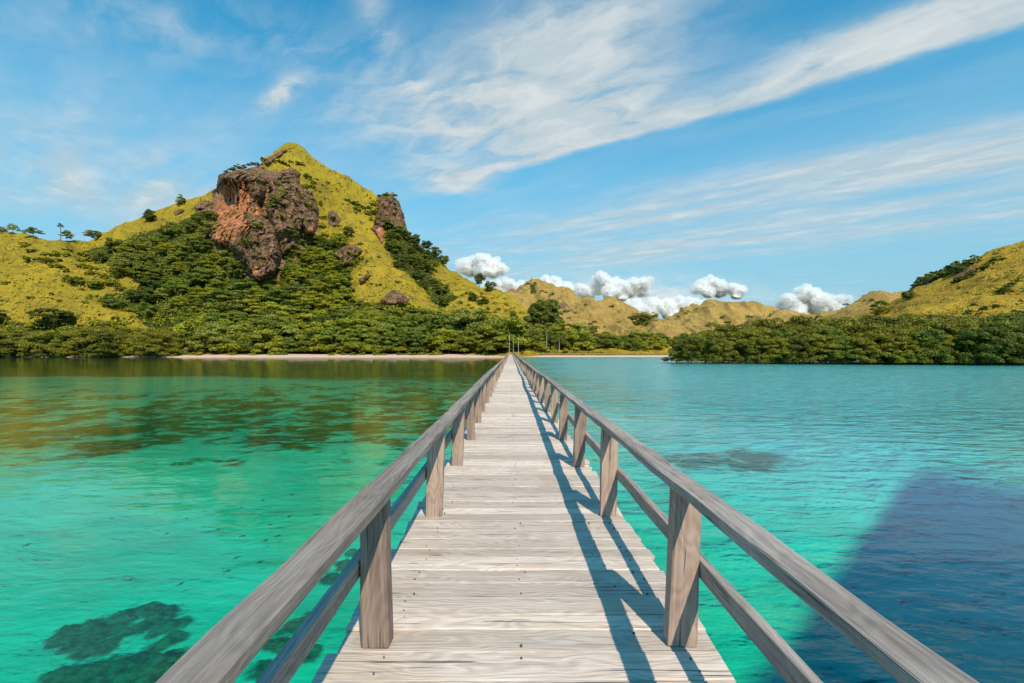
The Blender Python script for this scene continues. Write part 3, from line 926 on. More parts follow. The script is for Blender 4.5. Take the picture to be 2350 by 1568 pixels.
cumulus([(1062, 612, 15), (1082, 606, 15), (1102, 598, 14), (1112, 604, 16), (1132, 608, 15), (1150, 618, 13), (1105, 622, 18), (1078, 622, 15), (1130, 626, 14), (1100, 634, 14)], 5200,
        "white heaped cloud just right of the steep hill", 1)
cumulus([(1165, 655, 15), (1140, 658, 14), (1120, 662, 14), (1250, 650, 14), (1275, 655, 15), (1300, 662, 14), (1225, 654, 12), (1195, 660, 14), (1180, 668, 16), (1150, 670, 16), (1270, 672, 16), (1310, 676, 16)], 5600,
        "low white cloud bank behind the rounded far peak", 2)
cumulus([(1335, 668, 15), (1383, 642, 15), (1372, 658, 20), (1408, 654, 16), (1430, 660, 16), (1455, 655, 15), (1478, 652, 13), (1490, 645, 8), (1400, 672, 18), (1445, 670, 16), (1350, 676, 16), (1475, 670, 14), (1425, 680, 16)], 5000,
        "broad white cloud heap above the saddle between the far hills", 3)
cumulus([(1460, 712, 20), (1500, 702, 18), (1530, 706, 18), (1560, 700, 16), (1590, 698, 14), (1430, 698, 15), (1490, 720, 20), (1540, 720, 20), (1580, 712, 18), (1620, 702, 14)], 6400, "pale low cloud filling the gap between the two far hills", 4)
cumulus([(1610, 655, 14), (1632, 650, 15), (1652, 656, 13), (1680, 664, 13), (1700, 668, 12), (1602, 664, 12), (1650, 670, 16), (1690, 678, 12), (1625, 672, 14)], 5400, "small white cloud floating over the twin-topped far hill", 5)
cumulus([(1808, 690, 15), (1836, 680, 16), (1850, 674, 15), (1868, 680, 16), (1882, 690, 16), (1902, 696, 13), (1928, 691, 11), (1946, 688, 7), (1845, 698, 22), (1800, 705, 16), (1830, 715, 18), (1875, 710, 18), (1915, 708, 14)], 4800,
        "puffy white cloud rising behind the low right-hand hill", 6)

# ------------------------------------------------------------------ vegetation
def tube(path, radii, sides=6):
    path = np.array(path, float)
    V, Q = [], []
    for i, (p, r) in enumerate(zip(path, radii)):
        t = path[min(i + 1, len(path) - 1)] - path[max(i - 1, 0)]
        t /= np.linalg.norm(t) + 1e-9
        a = np.cross(t, (0.3, 1, 0.1))
        a /= np.linalg.norm(a) + 1e-9
        b = np.cross(t, a)
        for k in range(sides):
            th = 2 * pi * k / sides
            V.append(p + r * (cos(th) * a + sin(th) * b))
    for i in range(len(path) - 1):
        for k in range(sides):
            k2 = (k + 1) % sides
            Q.append((i * sides + k, i * sides + k2, (i + 1) * sides + k2, (i + 1) * sides + k))
    return np.array(V), np.array(Q)


def join(parts):
    Vs, Qs, n = [], [], 0
    for V, Q in parts:
        Vs.append(V)
        Qs.append(Q + n)
        n += len(V)
    return np.concatenate(Vs), np.concatenate(Qs)


def leaves(C, Nrm, size, rng, jitter=0.6):
    """Leaf-spray quads at the points C facing roughly along Nrm."""
    n = len(C)
    N = Nrm + rng.normal(size=(n, 3)) * jitter
    N /= np.linalg.norm(N, axis=1)[:, None]
    A = np.cross(N, rng.normal(size=(n, 3)))
    A /= np.linalg.norm(A, axis=1)[:, None]
    B = np.cross(N, A)
    s = (size * rng.uniform(0.6, 1.25, n))[:, None]
    asp = rng.uniform(0.45, 0.9, n)[:, None]
    V = np.stack([C - A * s, C + B * s * asp, C + A * s, C - B * s * asp], 1).reshape(-1, 3)
    return V, np.arange(4 * n).reshape(n, 4)


def crown(rng, rad, h0, h1, nclump, nleaf, leaf, flat=0.55, shape='dome', clump_r=0.34):
    """Leaf clumps through a crown volume; each clump a cushion of sprays that is denser on its upper side."""
    parts = []
    H = h1 - h0
    for k in range(nclump):
        th = rng.uniform(0, 2 * pi)
        rr = math.sqrt(rng.uniform(0.0, 1.0))
        if shape == 'umbrella':
            z = h0 + H * (0.45 + 0.5 * (1 - rr ** 2) + rng.uniform(-0.16, 0.10))
        elif shape == 'mang':
            zz = rng.uniform(0.02, 1.0)
            rr = math.sqrt(max(0.04, 1 - (zz * 0.95) ** 2.4)) * rng.uniform(0.72, 1.0) if rng.random() < 0.8 else rr * 0.8
            z = h0 + H * (zz * 0.95 + 0.03)
        elif shape == 'layers':
            z = h0 + H * (rng.uniform(0.12, 1.0) * (1 - 0.72 * rr ** 2) + 0.04)
        elif shape == 'round':
            zz = rng.uniform(-1, 1)
            rr = rr ** 0.5 * math.sqrt(max(0.05, 1 - zz * zz)) * rng.uniform(0.75, 1.0)
            z = h0 + H * (0.5 + 0.5 * zz * rng.uniform(0.7, 1.0))
        else:
            z = h0 + H * rng.uniform(0.05, 1.0) * math.sqrt(max(0.06, 1 - (rr * 0.93) ** 2))
        c = np.array([cos(th) * rr * rad, sin(th) * rr * rad, z])
        R = rad * clump_r * rng.uniform(0.6, 1.2)
        d = rng.normal(size=(nleaf, 3))
        d /= np.linalg.norm(d, axis=1)[:, None]
        d[:, 2] = np.where(d[:, 2] < -0.25, -d[:, 2], d[:, 2])
        rad_ = R * rng.uniform(0.72, 1.05, nleaf)[:, None]
        C = c + d * rad_ * np.array([1, 1, flat])
        parts.append(leaves(C, d * np.array([0.8, 0.8, 1.2]), leaf, rng, 0.42))
    return join(parts)


def trunk(rng, rad, h0, h1, r0, nl=5, roots=0, lean=0.08):
    top = np.array([rng.uniform(-lean, lean) * h1, rng.uniform(-lean, lean) * h1, h0 + (h1 - h0) * 0.55])
    parts = [tube([(0, 0, -1.2), top * 0.5 * np.array([1.3, 1.3, 1]), top], [r0 * 1.25, r0 * 0.8, r0 * 0.3])]
    for k in range(nl):
        th = 2 * pi * (k + rng.uniform(0, .6)) / nl
        s = top * rng.uniform(0.35, 0.6)
        e = np.array([cos(th) * rad * 0.75, sin(th) * rad * 0.75, h0 + (h1 - h0) * rng.uniform(0.4, 0.75)])
        parts.append(tube([s, (s + e) / 2 + (0, 0, -0.06 * h1), e], [r0 * 0.5, r0 * 0.35, r0 * 0.12], 5))
    for k in range(roots):
        th = 2 * pi * (k + rng.uniform(0, .7)) / roots
        R = rad * rng.uniform(0.35, 0.8)
        s = np.array([0, 0, rng.uniform(1.2, 2.2)])
        e = np.array([cos(th) * R, sin(th) * R, -0.6])
        parts.append(tube([s, (s + e) / 2 + (0, 0, 0.5), e], [r0 * 0.35, r0 * 0.25, r0 * 0.2], 4))
    return join(parts)


def tree_kind(nvar, seed, leafmat, barkmat=None, roots=0, r0=0.25, **kw):
    out = []
    for i in range(nvar):
        rng = np.random.default_rng(seed + i)
        cv, cq = crown(rng, **kw)
        tv, tq = trunk(rng, kw['rad'], kw['h0'], kw['h1'], r0, roots=roots)
        cm = quick("crown", cv, cq, False)
        cm.materials.append(leafmat)
        tm = quick("trunk", tv, tq, True)
        tm.materials.append(barkmat or M_BARK)
        out.append((cm, tm, kw['h1'], kw['rad']))
    return out


K_BROAD = tree_kind(6, 100, M_LEAF, rad=5.6, h0=0.5, h1=10, nclump=30, nleaf=230, leaf=0.30, flat=0.62, shape='dome', clump_r=0.36)
K_UMB = tree_kind(4, 140, M_LEAF, rad=5.8, h0=0.2, h1=9.5, nclump=26, nleaf=240, leaf=0.30, flat=0.46, shape='layers', clump_r=0.38)
K_DARK = tree_kind(4, 170, M_LEAF_DARK, rad=4.6, h0=0.8, h1=9, nclump=34, nleaf=150, leaf=0.32, flat=0.7, shape='round')
K_MANG = tree_kind(6, 200, M_LEAF_MANG, roots=9, r0=0.16, rad=5.2, h0=0.1, h1=9.5, nclump=52, nleaf=210, leaf=0.21, flat=0.68, shape='mang', clump_r=0.30)
def recolour(kind, leafmat):
    out = []
    for (c_, t_, a_, b_) in kind:
        c2 = c_.copy()
        c2.materials.clear()
        c2.materials.append(leafmat)
        out.append((c2, t_, a_, b_))
    return out


K_BROAD = K_BROAD + recolour(K_BROAD[:2], M_LEAF_PALE) + recolour(K_BROAD[2:4], M_LEAF_DEEP)
K_UMB = K_UMB + recolour(K_UMB[:1], M_LEAF_PALE) + recolour(K_UMB[1:3], M_LEAF_DEEP)
K_MANG = K_MANG + recolour(K_MANG[:2], M_LEAF_DEEP)
K_MANGD = [(c_.copy(), t_, a_, b_) for (c_, t_, a_, b_) in K_MANG[:4]]
for c_, *_ in K_MANGD:
    c_.materials.clear()
    c_.materials.append(M_LEAF_DARK)
K_SHRUB = []
for i in range(5):
    rng = np.random.default_rng(300 + i)
    cv, cq = crown(rng, 1.0, -0.25, 1.15, 15, 34, 0.17, 0.6, 'dome', 0.42)
    me = quick("shrub", cv, cq, False)
    me.materials.append(M_LEAF)
    me2 = me.copy()
    me2.materials.clear()
    me2.materials.append(M_LEAF_DARK)
    me3 = me.copy()
    me3.materials.clear()
    me3.materials.append(M_LEAF_DRY)
    K_SHRUB.append((me, me2, me3))


def plant_tree(kind, p, h, name, label, cat="tree", group=None, wide=1.0):
    cm, tm, h1, rad = random.choice(kind)
    s = h / h1
    r = empty(name, p, label, cat, group)
    r.scale = (s * wide, s * wide, s)
    r.rotation_euler = (0, 0, random.uniform(0, 2 * pi))
    a = bpy.data.objects.new("crown", cm)
    b = bpy.data.objects.new("trunk", tm)
    for o in (a, b):
        COL.objects.link(o)
        o.parent = r
    return r


def plant_shrub(p, r, tone, label, group=None, name="shrub", cat="shrub", squash=1.0):
    o = link(name, random.choice(K_SHRUB)[tone])
    o.location = p
    o.scale = (r * random.uniform(0.85, 1.25), r * random.uniform(0.85, 1.25), r * squash * random.uniform(0.8, 1.1))
    o.rotation_euler = (0, 0, random.uniform(0, 6.28))
    return tag(o, label, cat, group)


def scatter(poly, du, dv, jit=0.75, seed=1, rows=False):
    rng = np.random.default_rng(seed)
    p = np.array(poly, float)
    out = []
    k = 0
    for v in np.arange(p[:, 1].min() + dv * 0.3, p[:, 1].max() + dv * 0.3, dv):
        k += 1
        for u in np.arange(p[:, 0].min() + (k % 2) * du / 2, p[:, 0].max(), du):
            uu, vv = u + rng.uniform(-.5, .5) * du * jit, v + rng.uniform(-.5, .5) * dv * jit
            if inside(poly, np.array([uu]), np.array([vv]))[0] > 0:
                out.append((uu, vv, k) if rows else (uu, vv))
    return out


ORD = ("first second third fourth fifth sixth seventh eighth ninth tenth eleventh twelfth thirteenth fourteenth fifteenth sixteenth seventeenth eighteenth "
       "nineteenth twentieth twenty-first twenty-second twenty-third twenty-fourth twenty-fifth twenty-sixth twenty-seventh twenty-eighth twenty-ninth thirtieth thirty-first thirty-second thirty-third thirty-fourth thirty-fifth thirty-sixth thirty-seventh thirty-eighth thirty-ninth fortieth forty-first forty-second").split()


def ordinals(pts, label):
    """Own label for every plant of a stand: counted from the left, row by row from the lowest."""
    rows = {}
    for p in pts:
        rows.setdefault(p[2] if len(p) > 2 else 0, []).append(p)
    keys = sorted(rows, key=lambda k: -np.mean([q[1] for q in rows[k]]))
    out = []
    for i, k in enumerate(keys):
        for j, p in enumerate(sorted(rows[k])):
            lab = label + ", %s from left" % ORD[j]
            if len(keys) > 1:
                lab += " in %s row up" % ORD[i]
            out.append((p[0], p[1], lab))
    return out


def spread_labels(pts, label):
    """Own label for every plant of a loose group: counted from the left, in an upper and a lower half if there are many."""
    if len(pts) < 2:
        return [(p[0], p[1], label) for p in pts]
    med = float(np.median([p[1] for p in pts]))
    halves = [("", list(pts))] if len(pts) <= 24 else [("upper ", [p for p in pts if p[1] < med]), ("lower ", [p for p in pts if p[1] >= med])]
    out = []
    for nm, ps in halves:
        for j, p in enumerate(sorted(ps)):
            out.append((p[0], p[1], label + ", %s%s from left" % (nm + "half, " if nm else "", ORD[j])))
    return out


def wood_of(pts, kind, hlo, hhi, name, label, group, D=None, wide=1.0, thin=0.0):
    for (u, v, lab) in ordinals([p for p in pts if random.random() > thin], label):
        d = ground_D(u, v, D)
        plant_tree(kind, P(u, v, d) - (0, 0, 0.3), random.uniform(hlo * 0.92, hhi * 1.1), name, lab, "tree", group, wide * random.uniform(1.05, 1.4))


# shore forest left of the pier: rows from the beach inland
wood_of([(u + random.uniform(-6, 6), random.uniform(807.5, 810.5)) for u in range(425, 770, 30)], K_BROAD, 8, 12, "forest_tree",
        "front-row tree above the left beach, away from the pier", "front row trees along the left beach")
wood_of([(u + random.uniform(-6, 6), random.uniform(807.5, 810.5)) for u in range(775, 1165, 28)], K_BROAD, 8, 13, "forest_tree",
        "front-row tree above the beach beside the pier end", "front row trees beside the pier end")
wood_of(scatter([(400, 812), (405, 775), (780, 770), (780, 803), (400, 803)], 48, 13, seed=11, rows=True), K_UMB + K_BROAD[3:] + K_DARK[:1], 10, 14, "forest_tree",
        "leafy tree between crag and beach", "lower forest trees below the crag")
wood_of(scatter([(780, 803), (780, 772), (1180, 772), (1190, 803)], 48, 13, seed=12, rows=True), K_BROAD + K_DARK[:2], 11, 15, "forest_tree",
        "tall leafy tree left of the pier end", "lower forest trees left of the pier end")
wood_of(scatter([(410, 772), (420, 735), (800, 735), (800, 772)], 46, 15, seed=13, rows=True), K_UMB + K_BROAD[4:] + K_DARK[:2], 9, 13, "forest_tree",
        "leafy tree on the crag's forested foot", "foot-of-slope trees under the crag")
wood_of(scatter([(800, 772), (800, 745), (1020, 752), (1190, 768), (1190, 772)], 46, 14, seed=14, rows=True), K_BROAD, 9, 12, "forest_tree",
        "leafy tree below the grass spur", "foot-of-slope trees under the grass spur")
wood_of(scatter([(185, 590), (300, 560), (430, 525), (470, 475), (490, 560), (540, 605), (565, 655), (420, 640), (300, 650), (250, 620)], 38, 20, seed=15, rows=True), K_UMB + K_BROAD[4:] + K_DARK[:3], 7, 10.5,
        "forest_tree", "leafy tree left of the crag", "trees of the wood left of the crag", thin=0.16)
wood_of(scatter([(310, 650), (420, 645), (570, 668), (800, 690), (800, 735), (420, 735), (340, 735), (300, 705)], 42, 18, seed=16, rows=True), K_UMB + K_BROAD[3:] + K_DARK[:2], 8, 11.5,
        "forest_tree", "leafy tree on slope below crag", "trees of the wooded slope below the crag", thin=0.12)
wood_of(scatter([(640, 640), (655, 545), (672, 520), (690, 545), (770, 545), (800, 600), (806, 690), (640, 690)], 37, 18, seed=17, rows=True), K_BROAD, 6, 9,
        "forest_tree", "tree between crag and grass spur", "trees of the gully right of the crag")
wood_of(scatter(RIGHT_GULLY, 35, 17, seed=18, rows=True), K_DARK, 6, 9, "forest_tree", "dark tree right of the spur", "dark trees of the gully right of the spur")
# grove right of the pier end
wood_of([(u + random.uniform(-6, 6), random.uniform(800, 806)) for u in range(1215, 1520, 24)], K_BROAD, 7, 10, "forest_tree",
        "rounded front tree of the grove right of the pier", "front trees of the grove right of the pier")
wood_of(scatter([(1200, 800), (1205, 760), (1260, 752), (1330, 775), (1440, 788), (1530, 795), (1530, 800)], 40, 12, seed=19, rows=True), K_BROAD, 8, 11, "forest_tree",
        "leafy back tree of the right-hand grove", "back trees of the grove right of the pier")
EMERG = [(452, 800), (530, 792), (600, 798), (668, 786), (742, 796), (815, 790), (880, 800), (950, 786), (1018, 797), (1080, 788), (1140, 799)]
wood_of(EMERG, K_BROAD, 14, 17, "forest_tree", "taller tree rising above the shore forest", "taller trees of the shore forest", wide=0.95)
for (u, v, h) in ((1238, 764, 17), (1256, 766, 19.5), (1274, 768, 15)):
    plant_tree(K_DARK, P(u, v, ground_D(u, v)), h, "forest_tree", {1238: "left", 1256: "tallest, middle", 1274: "right"}[u] + " tree of the dark clump topping the grove right of the pier", "tree", "tall dark tree clump over the grove")
wood_of([(1400 + 16 * k + random.uniform(-4, 4), 796 + random.uniform(-2, 2)) for k in range(9)], K_DARK, 7, 9, "forest_tree",
        "small dark tree between grove and mangrove point", "small dark trees by the mangrove point", D=lambda u, v: 330 + 0 * u)

# mangroves: left shore, right point
wood_of([(u + random.uniform(-7, 7), 819.5) for u in range(-60, 405, 30)], K_MANG, 9, 12, "mangrove_tree",
        "olive mangrove at the left water's edge", "mangroves at the left water's edge", D=lambda u, v: 228 + 4 * np.sin(u * .05))
wood_of([(u + random.uniform(-7, 7), 812) for u in range(-60, 420, 33)], K_MANG, 10, 13, "mangrove_tree",
        "olive mangrove behind the left water's edge row", "second row mangroves on the left shore", D=lambda u, v: 243 + 0 * u)


def edge_right(u):
    return np.interp(u, [1520, 1560, 1700, 2000, 2250, 2450], [122, 117, 111, 105, 101, 97])


def mang_right(us, back, hlo, hhi, label, group):
    for j, u in enumerate(us):
        D = float(edge_right(u)) + back + random.uniform(-1.5, 1.5)
        x = (u + random.uniform(-9, 9) - U0) / F * D
        h = random.uniform(hlo, hhi)
        plant_tree(K_MANGD if u > 2262 else K_MANG, (x, D, 0.0), h, "mangrove_tree", label + ", %s from left" % ORD[j], "tree", group, wide=1.05)


mang_right(range(1545, 1790, 34), 1.5, 4.6, 6.0, "water's edge mangrove near the tip of the point", "water's edge mangroves at the tip of the point")
mang_right(range(1790, 2080, 36), 1.5, 5.2, 6.8, "water's edge mangrove in mid-point", "water's edge mangroves in the middle of the point")
mang_right(range(2080, 2460, 38), 1.5, 5.6, 7.4, "water's edge mangrove under the dry hill", "water's edge mangroves under the dry hill")
mang_right(range(1580, 1900, 42), 7, 7.0, 8.6, "mangrove in the second row behind the tip of the point", "second row mangroves behind the tip")
mang_right(range(1900, 2480, 42), 7, 7.8, 9.6, "mangrove in the second row below the dry hill", "second row mangroves below the dry hill")
mang_right(range(1650, 1930, 45), 14, 8.6, 9.8, "taller mangrove at the back of the point", "back row mangroves of the point")
mang_right(range(1930, 2500, 45), 14, 9.6, 11.4, "taller mangrove at the back, against the dry hill", "back row mangroves against the dry hill")
mang_right(range(1760, 2520, 48), 22, 10.0, 12.4, "tall hindmost mangrove before the dry hill", "hindmost row mangroves")

# trees and bushes that stand alone
SOLO = [
    (120, 752, K_DARK, 11.5, 1.5, "broad dark bushy tree alone in the grass of the left slope"),
    (-8, 745, K_DARK, 9, 1.2, "dark tree cut by the left edge above the shore mangroves"),
    (262, 705, K_BROAD, 9, 1.25, "rounded green tree on the open slope left of the lower forest"),
    (30, 530, K_UMB, 5.2, 1.0, "small flat-topped tree on the left skyline next to a wider one"),
    (76, 538, K_UMB, 6.0, 1.25, "wide flat-topped tree on the left skyline"),
    (4, 532, K_UMB, 4.2, 1.2, "flat-topped tree on the skyline at the left edge"),
    (153, 546, K_UMB, 5.6, 1.1, "flat-topped tree below the round-headed palm on the ridge"),
    (215, 546, K_UMB, 6.2, 1.55, "long flat windswept tree on the ridge right of the palm"),
    (345, 510, K_DARK, 10.0, 1.0, "dark bushy tree on the grassy skyline left of the crag"),
    (416, 470, K_UMB, 8.0, 0.8, "windswept tree on the grassy ridge near the crag"),
    (460, 522, K_DARK, 11, 1.1, "dark tree pressed against the left foot of the crag"),
    (440, 535, K_DARK, 10, 1.1, "dark tree beside the crag's left foot, further out"),
    (800, 545, K_DARK, 8, 1.1, "dark round tree on the edge of the spur under the boulders"),
    (1100, 655, K_DARK, 9, 0.9, "dark upright tree on the right skyline of the hill"),
    (1125, 668, K_DARK, 7.5, 1.1, "dark bushy tree on the right skyline beside the upright one"),
    (1085, 690, K_DARK, 5.5, 1.2, "dark low tree in the grass below the right skyline"),
    (1108, 700, K_BROAD, 6, 1.1, "green tree in the grass right of the gully"),
    (1180, 738, K_DARK, 6.5, 0.9, "small dark round tree near the foot of the right grass slope"),
    (1000, 590, K_DARK, 8.5, 1.2, "dark tree on the skyline below the rock tower"),
    (1018, 608, K_DARK, 8.5, 1.1, "dark tree lowest on the steep skyline below the rock tower"),
    (980, 572, K_DARK, 7.5, 1.2, "dark tree on the skyline just under the rock tower"),
    (955, 555, K_DARK, 6.0, 1.2, "dark tree tucked against the foot of the rock tower"),
]
for (u, v, k, h, wd, lab) in SOLO:
    plant_tree(k, P(u, v, ground_D(u, max(v, np.interp(u, *np.array(SIL_MAIN).T) + 1))) - (0, 0, 0.3), h, "bushy_tree", lab, "tree", None, wd)


def shrubs(pts, rlo, rhi, tone, label, group, D=None, squash=0.8, name="shrub"):
    for (u, v, lab) in spread_labels(pts, label):
        d = ground_D(u, v, D)
        r = random.uniform(rlo, rhi)
        plant_shrub(P(u, v, d), r, tone, lab, group, squash=squash, name=name)


sh = scatter([(10, 560), (170, 570), (250, 620), (330, 660), (240, 690), (300, 720), (200, 680), (130, 630), (60, 600)], 30, 17, 0.95, 31)
shrubs(sh, 1.8, 4.2, 0, "green shrub on the left slope beside the wood", "shrubs on the left slope beside the wood")
sh = scatter([(0, 640), (150, 650), (250, 720), (330, 745), (240, 745), (0, 730)], 62, 26, 0.95, 32)
shrubs(sh, 1.0, 2.2, 0, "low shrub in the open left grass", "low shrubs in the open left grass", name="low_shrub")
sh = [(random.uniform(10, 330), random.uniform(742, 762)) for _ in range(26)]
shrubs(sh, 2.0, 3.6, 0, "green shrub above the left mangroves", "shrubs above the left mangroves")
CR1 = [(560, 383), (548, 386), (572, 379), (585, 377), (520, 396), (533, 392), (606, 368), (690, 378), (683, 374), (668, 372), (640, 372), (650, 376), (662, 382), (625, 372)]
shrubs(CR1, 1.4, 2.8, 1, "dark shrub along the crag's top edge", "shrubs along the top of the crag")
CR2 = [(620, 432), (625, 450), (632, 462), (638, 425), (612, 418), (650, 440), (660, 420), (700, 430), (708, 445), (716, 460), (700, 470), (690, 452), (715, 430), (735, 470), (740, 500), (738, 520), (745, 540),
       (660, 530), (645, 500), (612, 500), (625, 475), (600, 470), (720, 420), (706, 405), (655, 470), (575, 560), (590, 520), (560, 600), (648, 620), (634, 650), (615, 660)]
shrubs(CR2, 1.8, 3.6, 0, "green shrub growing from a ledge of the crags", "shrubs on the ledges of the crags")
CR3 = [(805, 465), (815, 470), (826, 474), (838, 478), (848, 478), (858, 470), (868, 462), (842, 492), (856, 490), (868, 482), (852, 505), (868, 500), (880, 525), (895, 535), (905, 545), (885, 545), (798, 460), (818, 482), (872, 452), (902, 449), (888, 449)]
shrubs(CR3, 1.9, 3.6, 0, "green shrub in scrub left of the rock tower", "shrubs of the scrub band by the rock tower")
CR4 = [(735, 440), (728, 412), (752, 420), (765, 500), (780, 520), (775, 545), (812, 585), (830, 595), (842, 600), (870, 655), (880, 690), (910, 648), (930, 700), (850, 700), (828, 560), (800, 580)]
shrubs(CR4, 1.0, 2.2, 0, "small green shrub on the grass spur among rocks", "small shrubs on the grass spur")
sh = scatter([(1040, 640), (1100, 665), (1165, 690), (1220, 725), (1230, 760), (1180, 765), (1080, 735), (1040, 700)], 24, 13, 0.95, 33)
shrubs(sh, 0.8, 2.2, 0, "low shrub on the grass slope above the pier end", "low shrubs on the right grass slope", name="low_shrub")
CR9 = [(799, 622), (801, 640), (797, 655), (803, 668), (800, 682), (812, 692), (826, 698), (842, 704), (858, 708), (876, 709), (893, 710), (912, 712), (930, 714), (950, 715), (968, 716), (986, 718), (1004, 720), (836, 714), (900, 720), (860, 716)]
shrubs(CR9, 2.4, 4.4, 0, "green shrub along the lower edge of the grass spur", "shrubs along the lower edge of the spur")
CR5 = [(2105, 664), (2112, 655), (2120, 648), (2128, 645), (2137, 640), (2145, 636), (2154, 632), (2162, 629), (2170, 626), (2180, 624), (2190, 621), (2200, 620), (2210, 618), (2221, 610), (2232, 606),
       (2122, 656), (2135, 650), (2150, 642), (2165, 638), (2180, 632), (2195, 628), (2205, 627)]
shrubs(CR5, 3.4, 5.0, 1, "dark thicket shrub on the dry hill's ridge", "thicket shrubs on the dry hill ridge", RIGHT_D, 1.1)
CR6 = [(2215, 640), (2226, 634), (2240, 626), (2252, 618), (2262, 612), (2205, 646), (2196, 650), (2230, 628), (2275, 606), (2290, 600)]
shrubs(CR6, 2.0, 3.4, 1, "dark gully shrub below the dry hill's thicket", "gully shrubs below the thicket", RIGHT_D, 0.8)
CR7 = [(2300, 668), (2312, 662), (2322, 656), (2332, 652), (2345, 646), (2316, 670)]
shrubs(CR7, 1.8, 3.0, 1, "dark shrub in the clump high on the dry hill", "upper right clump on the dry hill", RIGHT_D, 0.8)
CR8 = [(2215, 705), (2228, 703), (2240, 700), (2250, 712), (2262, 709), (2275, 706), (2285, 703), (2225, 715), (2330, 716), (2345, 712), (2350, 720)]
shrubs(CR8, 1.2, 2.2, 1, "flat dark shrub low on the dry hill", "low shrubs on the dry hill", RIGHT_D, 0.6)
plant_tree(K_BROAD, P(2020, 722, ground_D(2020, 722, RIGHT_D)), 9, "bushy_tree", "lone green round tree low on the dry hill's left flank", "tree", None, 1.1)
plant_tree(K_DARK, P(2085, 690, ground_D(2085, 690, RIGHT_D)), 7, "bushy_tree", "small dark tree on the notch where dry hill meets far hill", "tree", None, 1.0)
for (u, v, lab) in spread_labels(((2260, 590), (2300, 573), (2285, 582), (2330, 564)), "small dark shrub on the dry hill\'s skyline"):
    plant_shrub(P(u, v + 1.5, ground_D(u, v + 2, RIGHT_D)), 1.6, 1, lab, "skyline shrubs of the dry hill")
sh = scatter([(2010, 728), (2200, 640), (2345, 580), (2345, 735), (2150, 745), (2050, 745)], 36, 19, 1.0, 35)
shrubs(sh, 0.5, 1.1, 0, "tiny shrub on the dry hill's golden grass", "tiny shrubs on the dry hill grass", RIGHT_D, name="tiny_shrub")
# far hills
FC = [(1450, 735), (1462, 730), (1478, 728), (1488, 732), (1498, 736), (1505, 740), (1470, 740), (1485, 745), (1460, 745), (1500, 730), (1492, 727)]
for (u, v, lab) in spread_labels(FC, "dark tree clump on the low knoll between far hills"):
    plant_shrub(P(u, v, ground_D(u, v, FAR[2])), random.uniform(5, 9), 1, lab, "clumps on the far knoll", name="tree_clump", cat="trees")
sh = [(1214, 652), (1222, 657), (1228, 650), (1245, 668), (1254, 672), (1268, 676), (1240, 690), (1230, 700), (1300, 716), (1312, 712), (1318, 718), (1290, 722), (1345, 752), (1355, 745), (1365, 740), (1305, 730),
      (1322, 745), (1420, 740), (1390, 752), (1350, 755), (1335, 762), (1405, 705), (1345, 700), (1440, 760), (1260, 700)]
for (u, v, lab) in spread_labels(sh, "dark scrub patch on the rounded far peak"):
    plant_shrub(P(u, v, ground_D(u, v, FAR[2])), random.uniform(3, 6.5), 1, lab, "scrub patches on the rounded far peak", squash=0.7, name="scrub_patch", cat="scrub")
for (u, v, lab) in spread_labels([(1635, 765), (1650, 752), (1670, 740), (1682, 735), (1712, 735), (1720, 728), (1600, 770), (1625, 772), (1648, 770), (1575, 765), (1555, 760), (1540, 755), (1660, 730)], "dark scrub patch on the twin-topped far hill"):
    plant_shrub(P(u, v, ground_D(u, v, FAR[1])), random.uniform(5, 10), 1, lab, "scrub patches on the twin-topped far hill", squash=0.7, name="scrub_patch", cat="scrub")
for (u, v, lab) in spread_labels([(1855, 742), (1780, 745), (1940, 700), (1960, 712), (1985, 690), (1930, 720), (2000, 690), (1900, 735), (1820, 748), (1760, 752), (1975, 735), (1880, 728)], "dark scrub patch on the low far hill"):
    plant_shrub(P(u, v, ground_D(u, v, FAR[0])), random.uniform(2.2, 5), 1, lab, "scrub patches on the low far hill", squash=0.7, name="scrub_patch", cat="scrub")
for i in range(60):
    u = 1440 + i * 12 + random.uniform(-5, 5)
    d = random.uniform(520, 640)
    if 1430 < u < 1620:
        plant_tree(K_DARK, P(u, 803, d) * np.array([1, 1, 0]) + (0, 0, 1.5), random.uniform(13, 21), "forest_tree", "distant dark tree at the far hills' foot, %s from left" % ORD[len([q for q in bpy.data.objects if q.get("group") == "distant trees at the foot of the far hills"])], "tree", "distant trees at the foot of the far hills")

# small bushes between beach and forest
def beach_bushes(n_, ulo, uhi, dlo, dhi, z, p_dry, where):
    pts = [(random.uniform(ulo, uhi), 811.5, 2 if random.random() < p_dry else 0) for _ in range(n_)]
    for tone, word in ((0, "green"), (2, "yellowish")):
        mine = sorted(p for p in pts if p[2] == tone)
        for j, (u, v, _) in enumerate(mine):
            d = random.uniform(dlo, dhi)
            big = 1.25 if 1190 < u < 1300 else 0.85
            lab = "low %s bush %s, %s from left" % (word, where, ORD[j])
            plant_shrub(P(u, v, d) * np.array([1, 1, 0]) + (0, 0, z), random.uniform(0.9, 2.4) * big, tone, lab, "%s bushes %s" % (word, where), name="beach_bush", cat="bush")


beach_bushes(42, 408, 1150, 235.0, 239.5, 0.8, 0.25, "at the edge of the left beach")
beach_bushes(40, 1195, 1400, 241.5, 251, 1.25, 0.7, "behind the bright right-hand sand")
rust = plant_shrub((P(1268, 806, 250) * np.array([1, 1, 0]) + (0, 0, 1.4)), 2.3, 2, "rust-orange bush among the yellow bushes right of the pier")
m_r = leaf_mat("rusty_leaves", (0.22, 0.08, 0.02), (0.42, 0.17, 0.05), 0.2)
rust.data = rust.data.copy()
rust.data.materials.clear()
rust.data.materials.append(m_r)
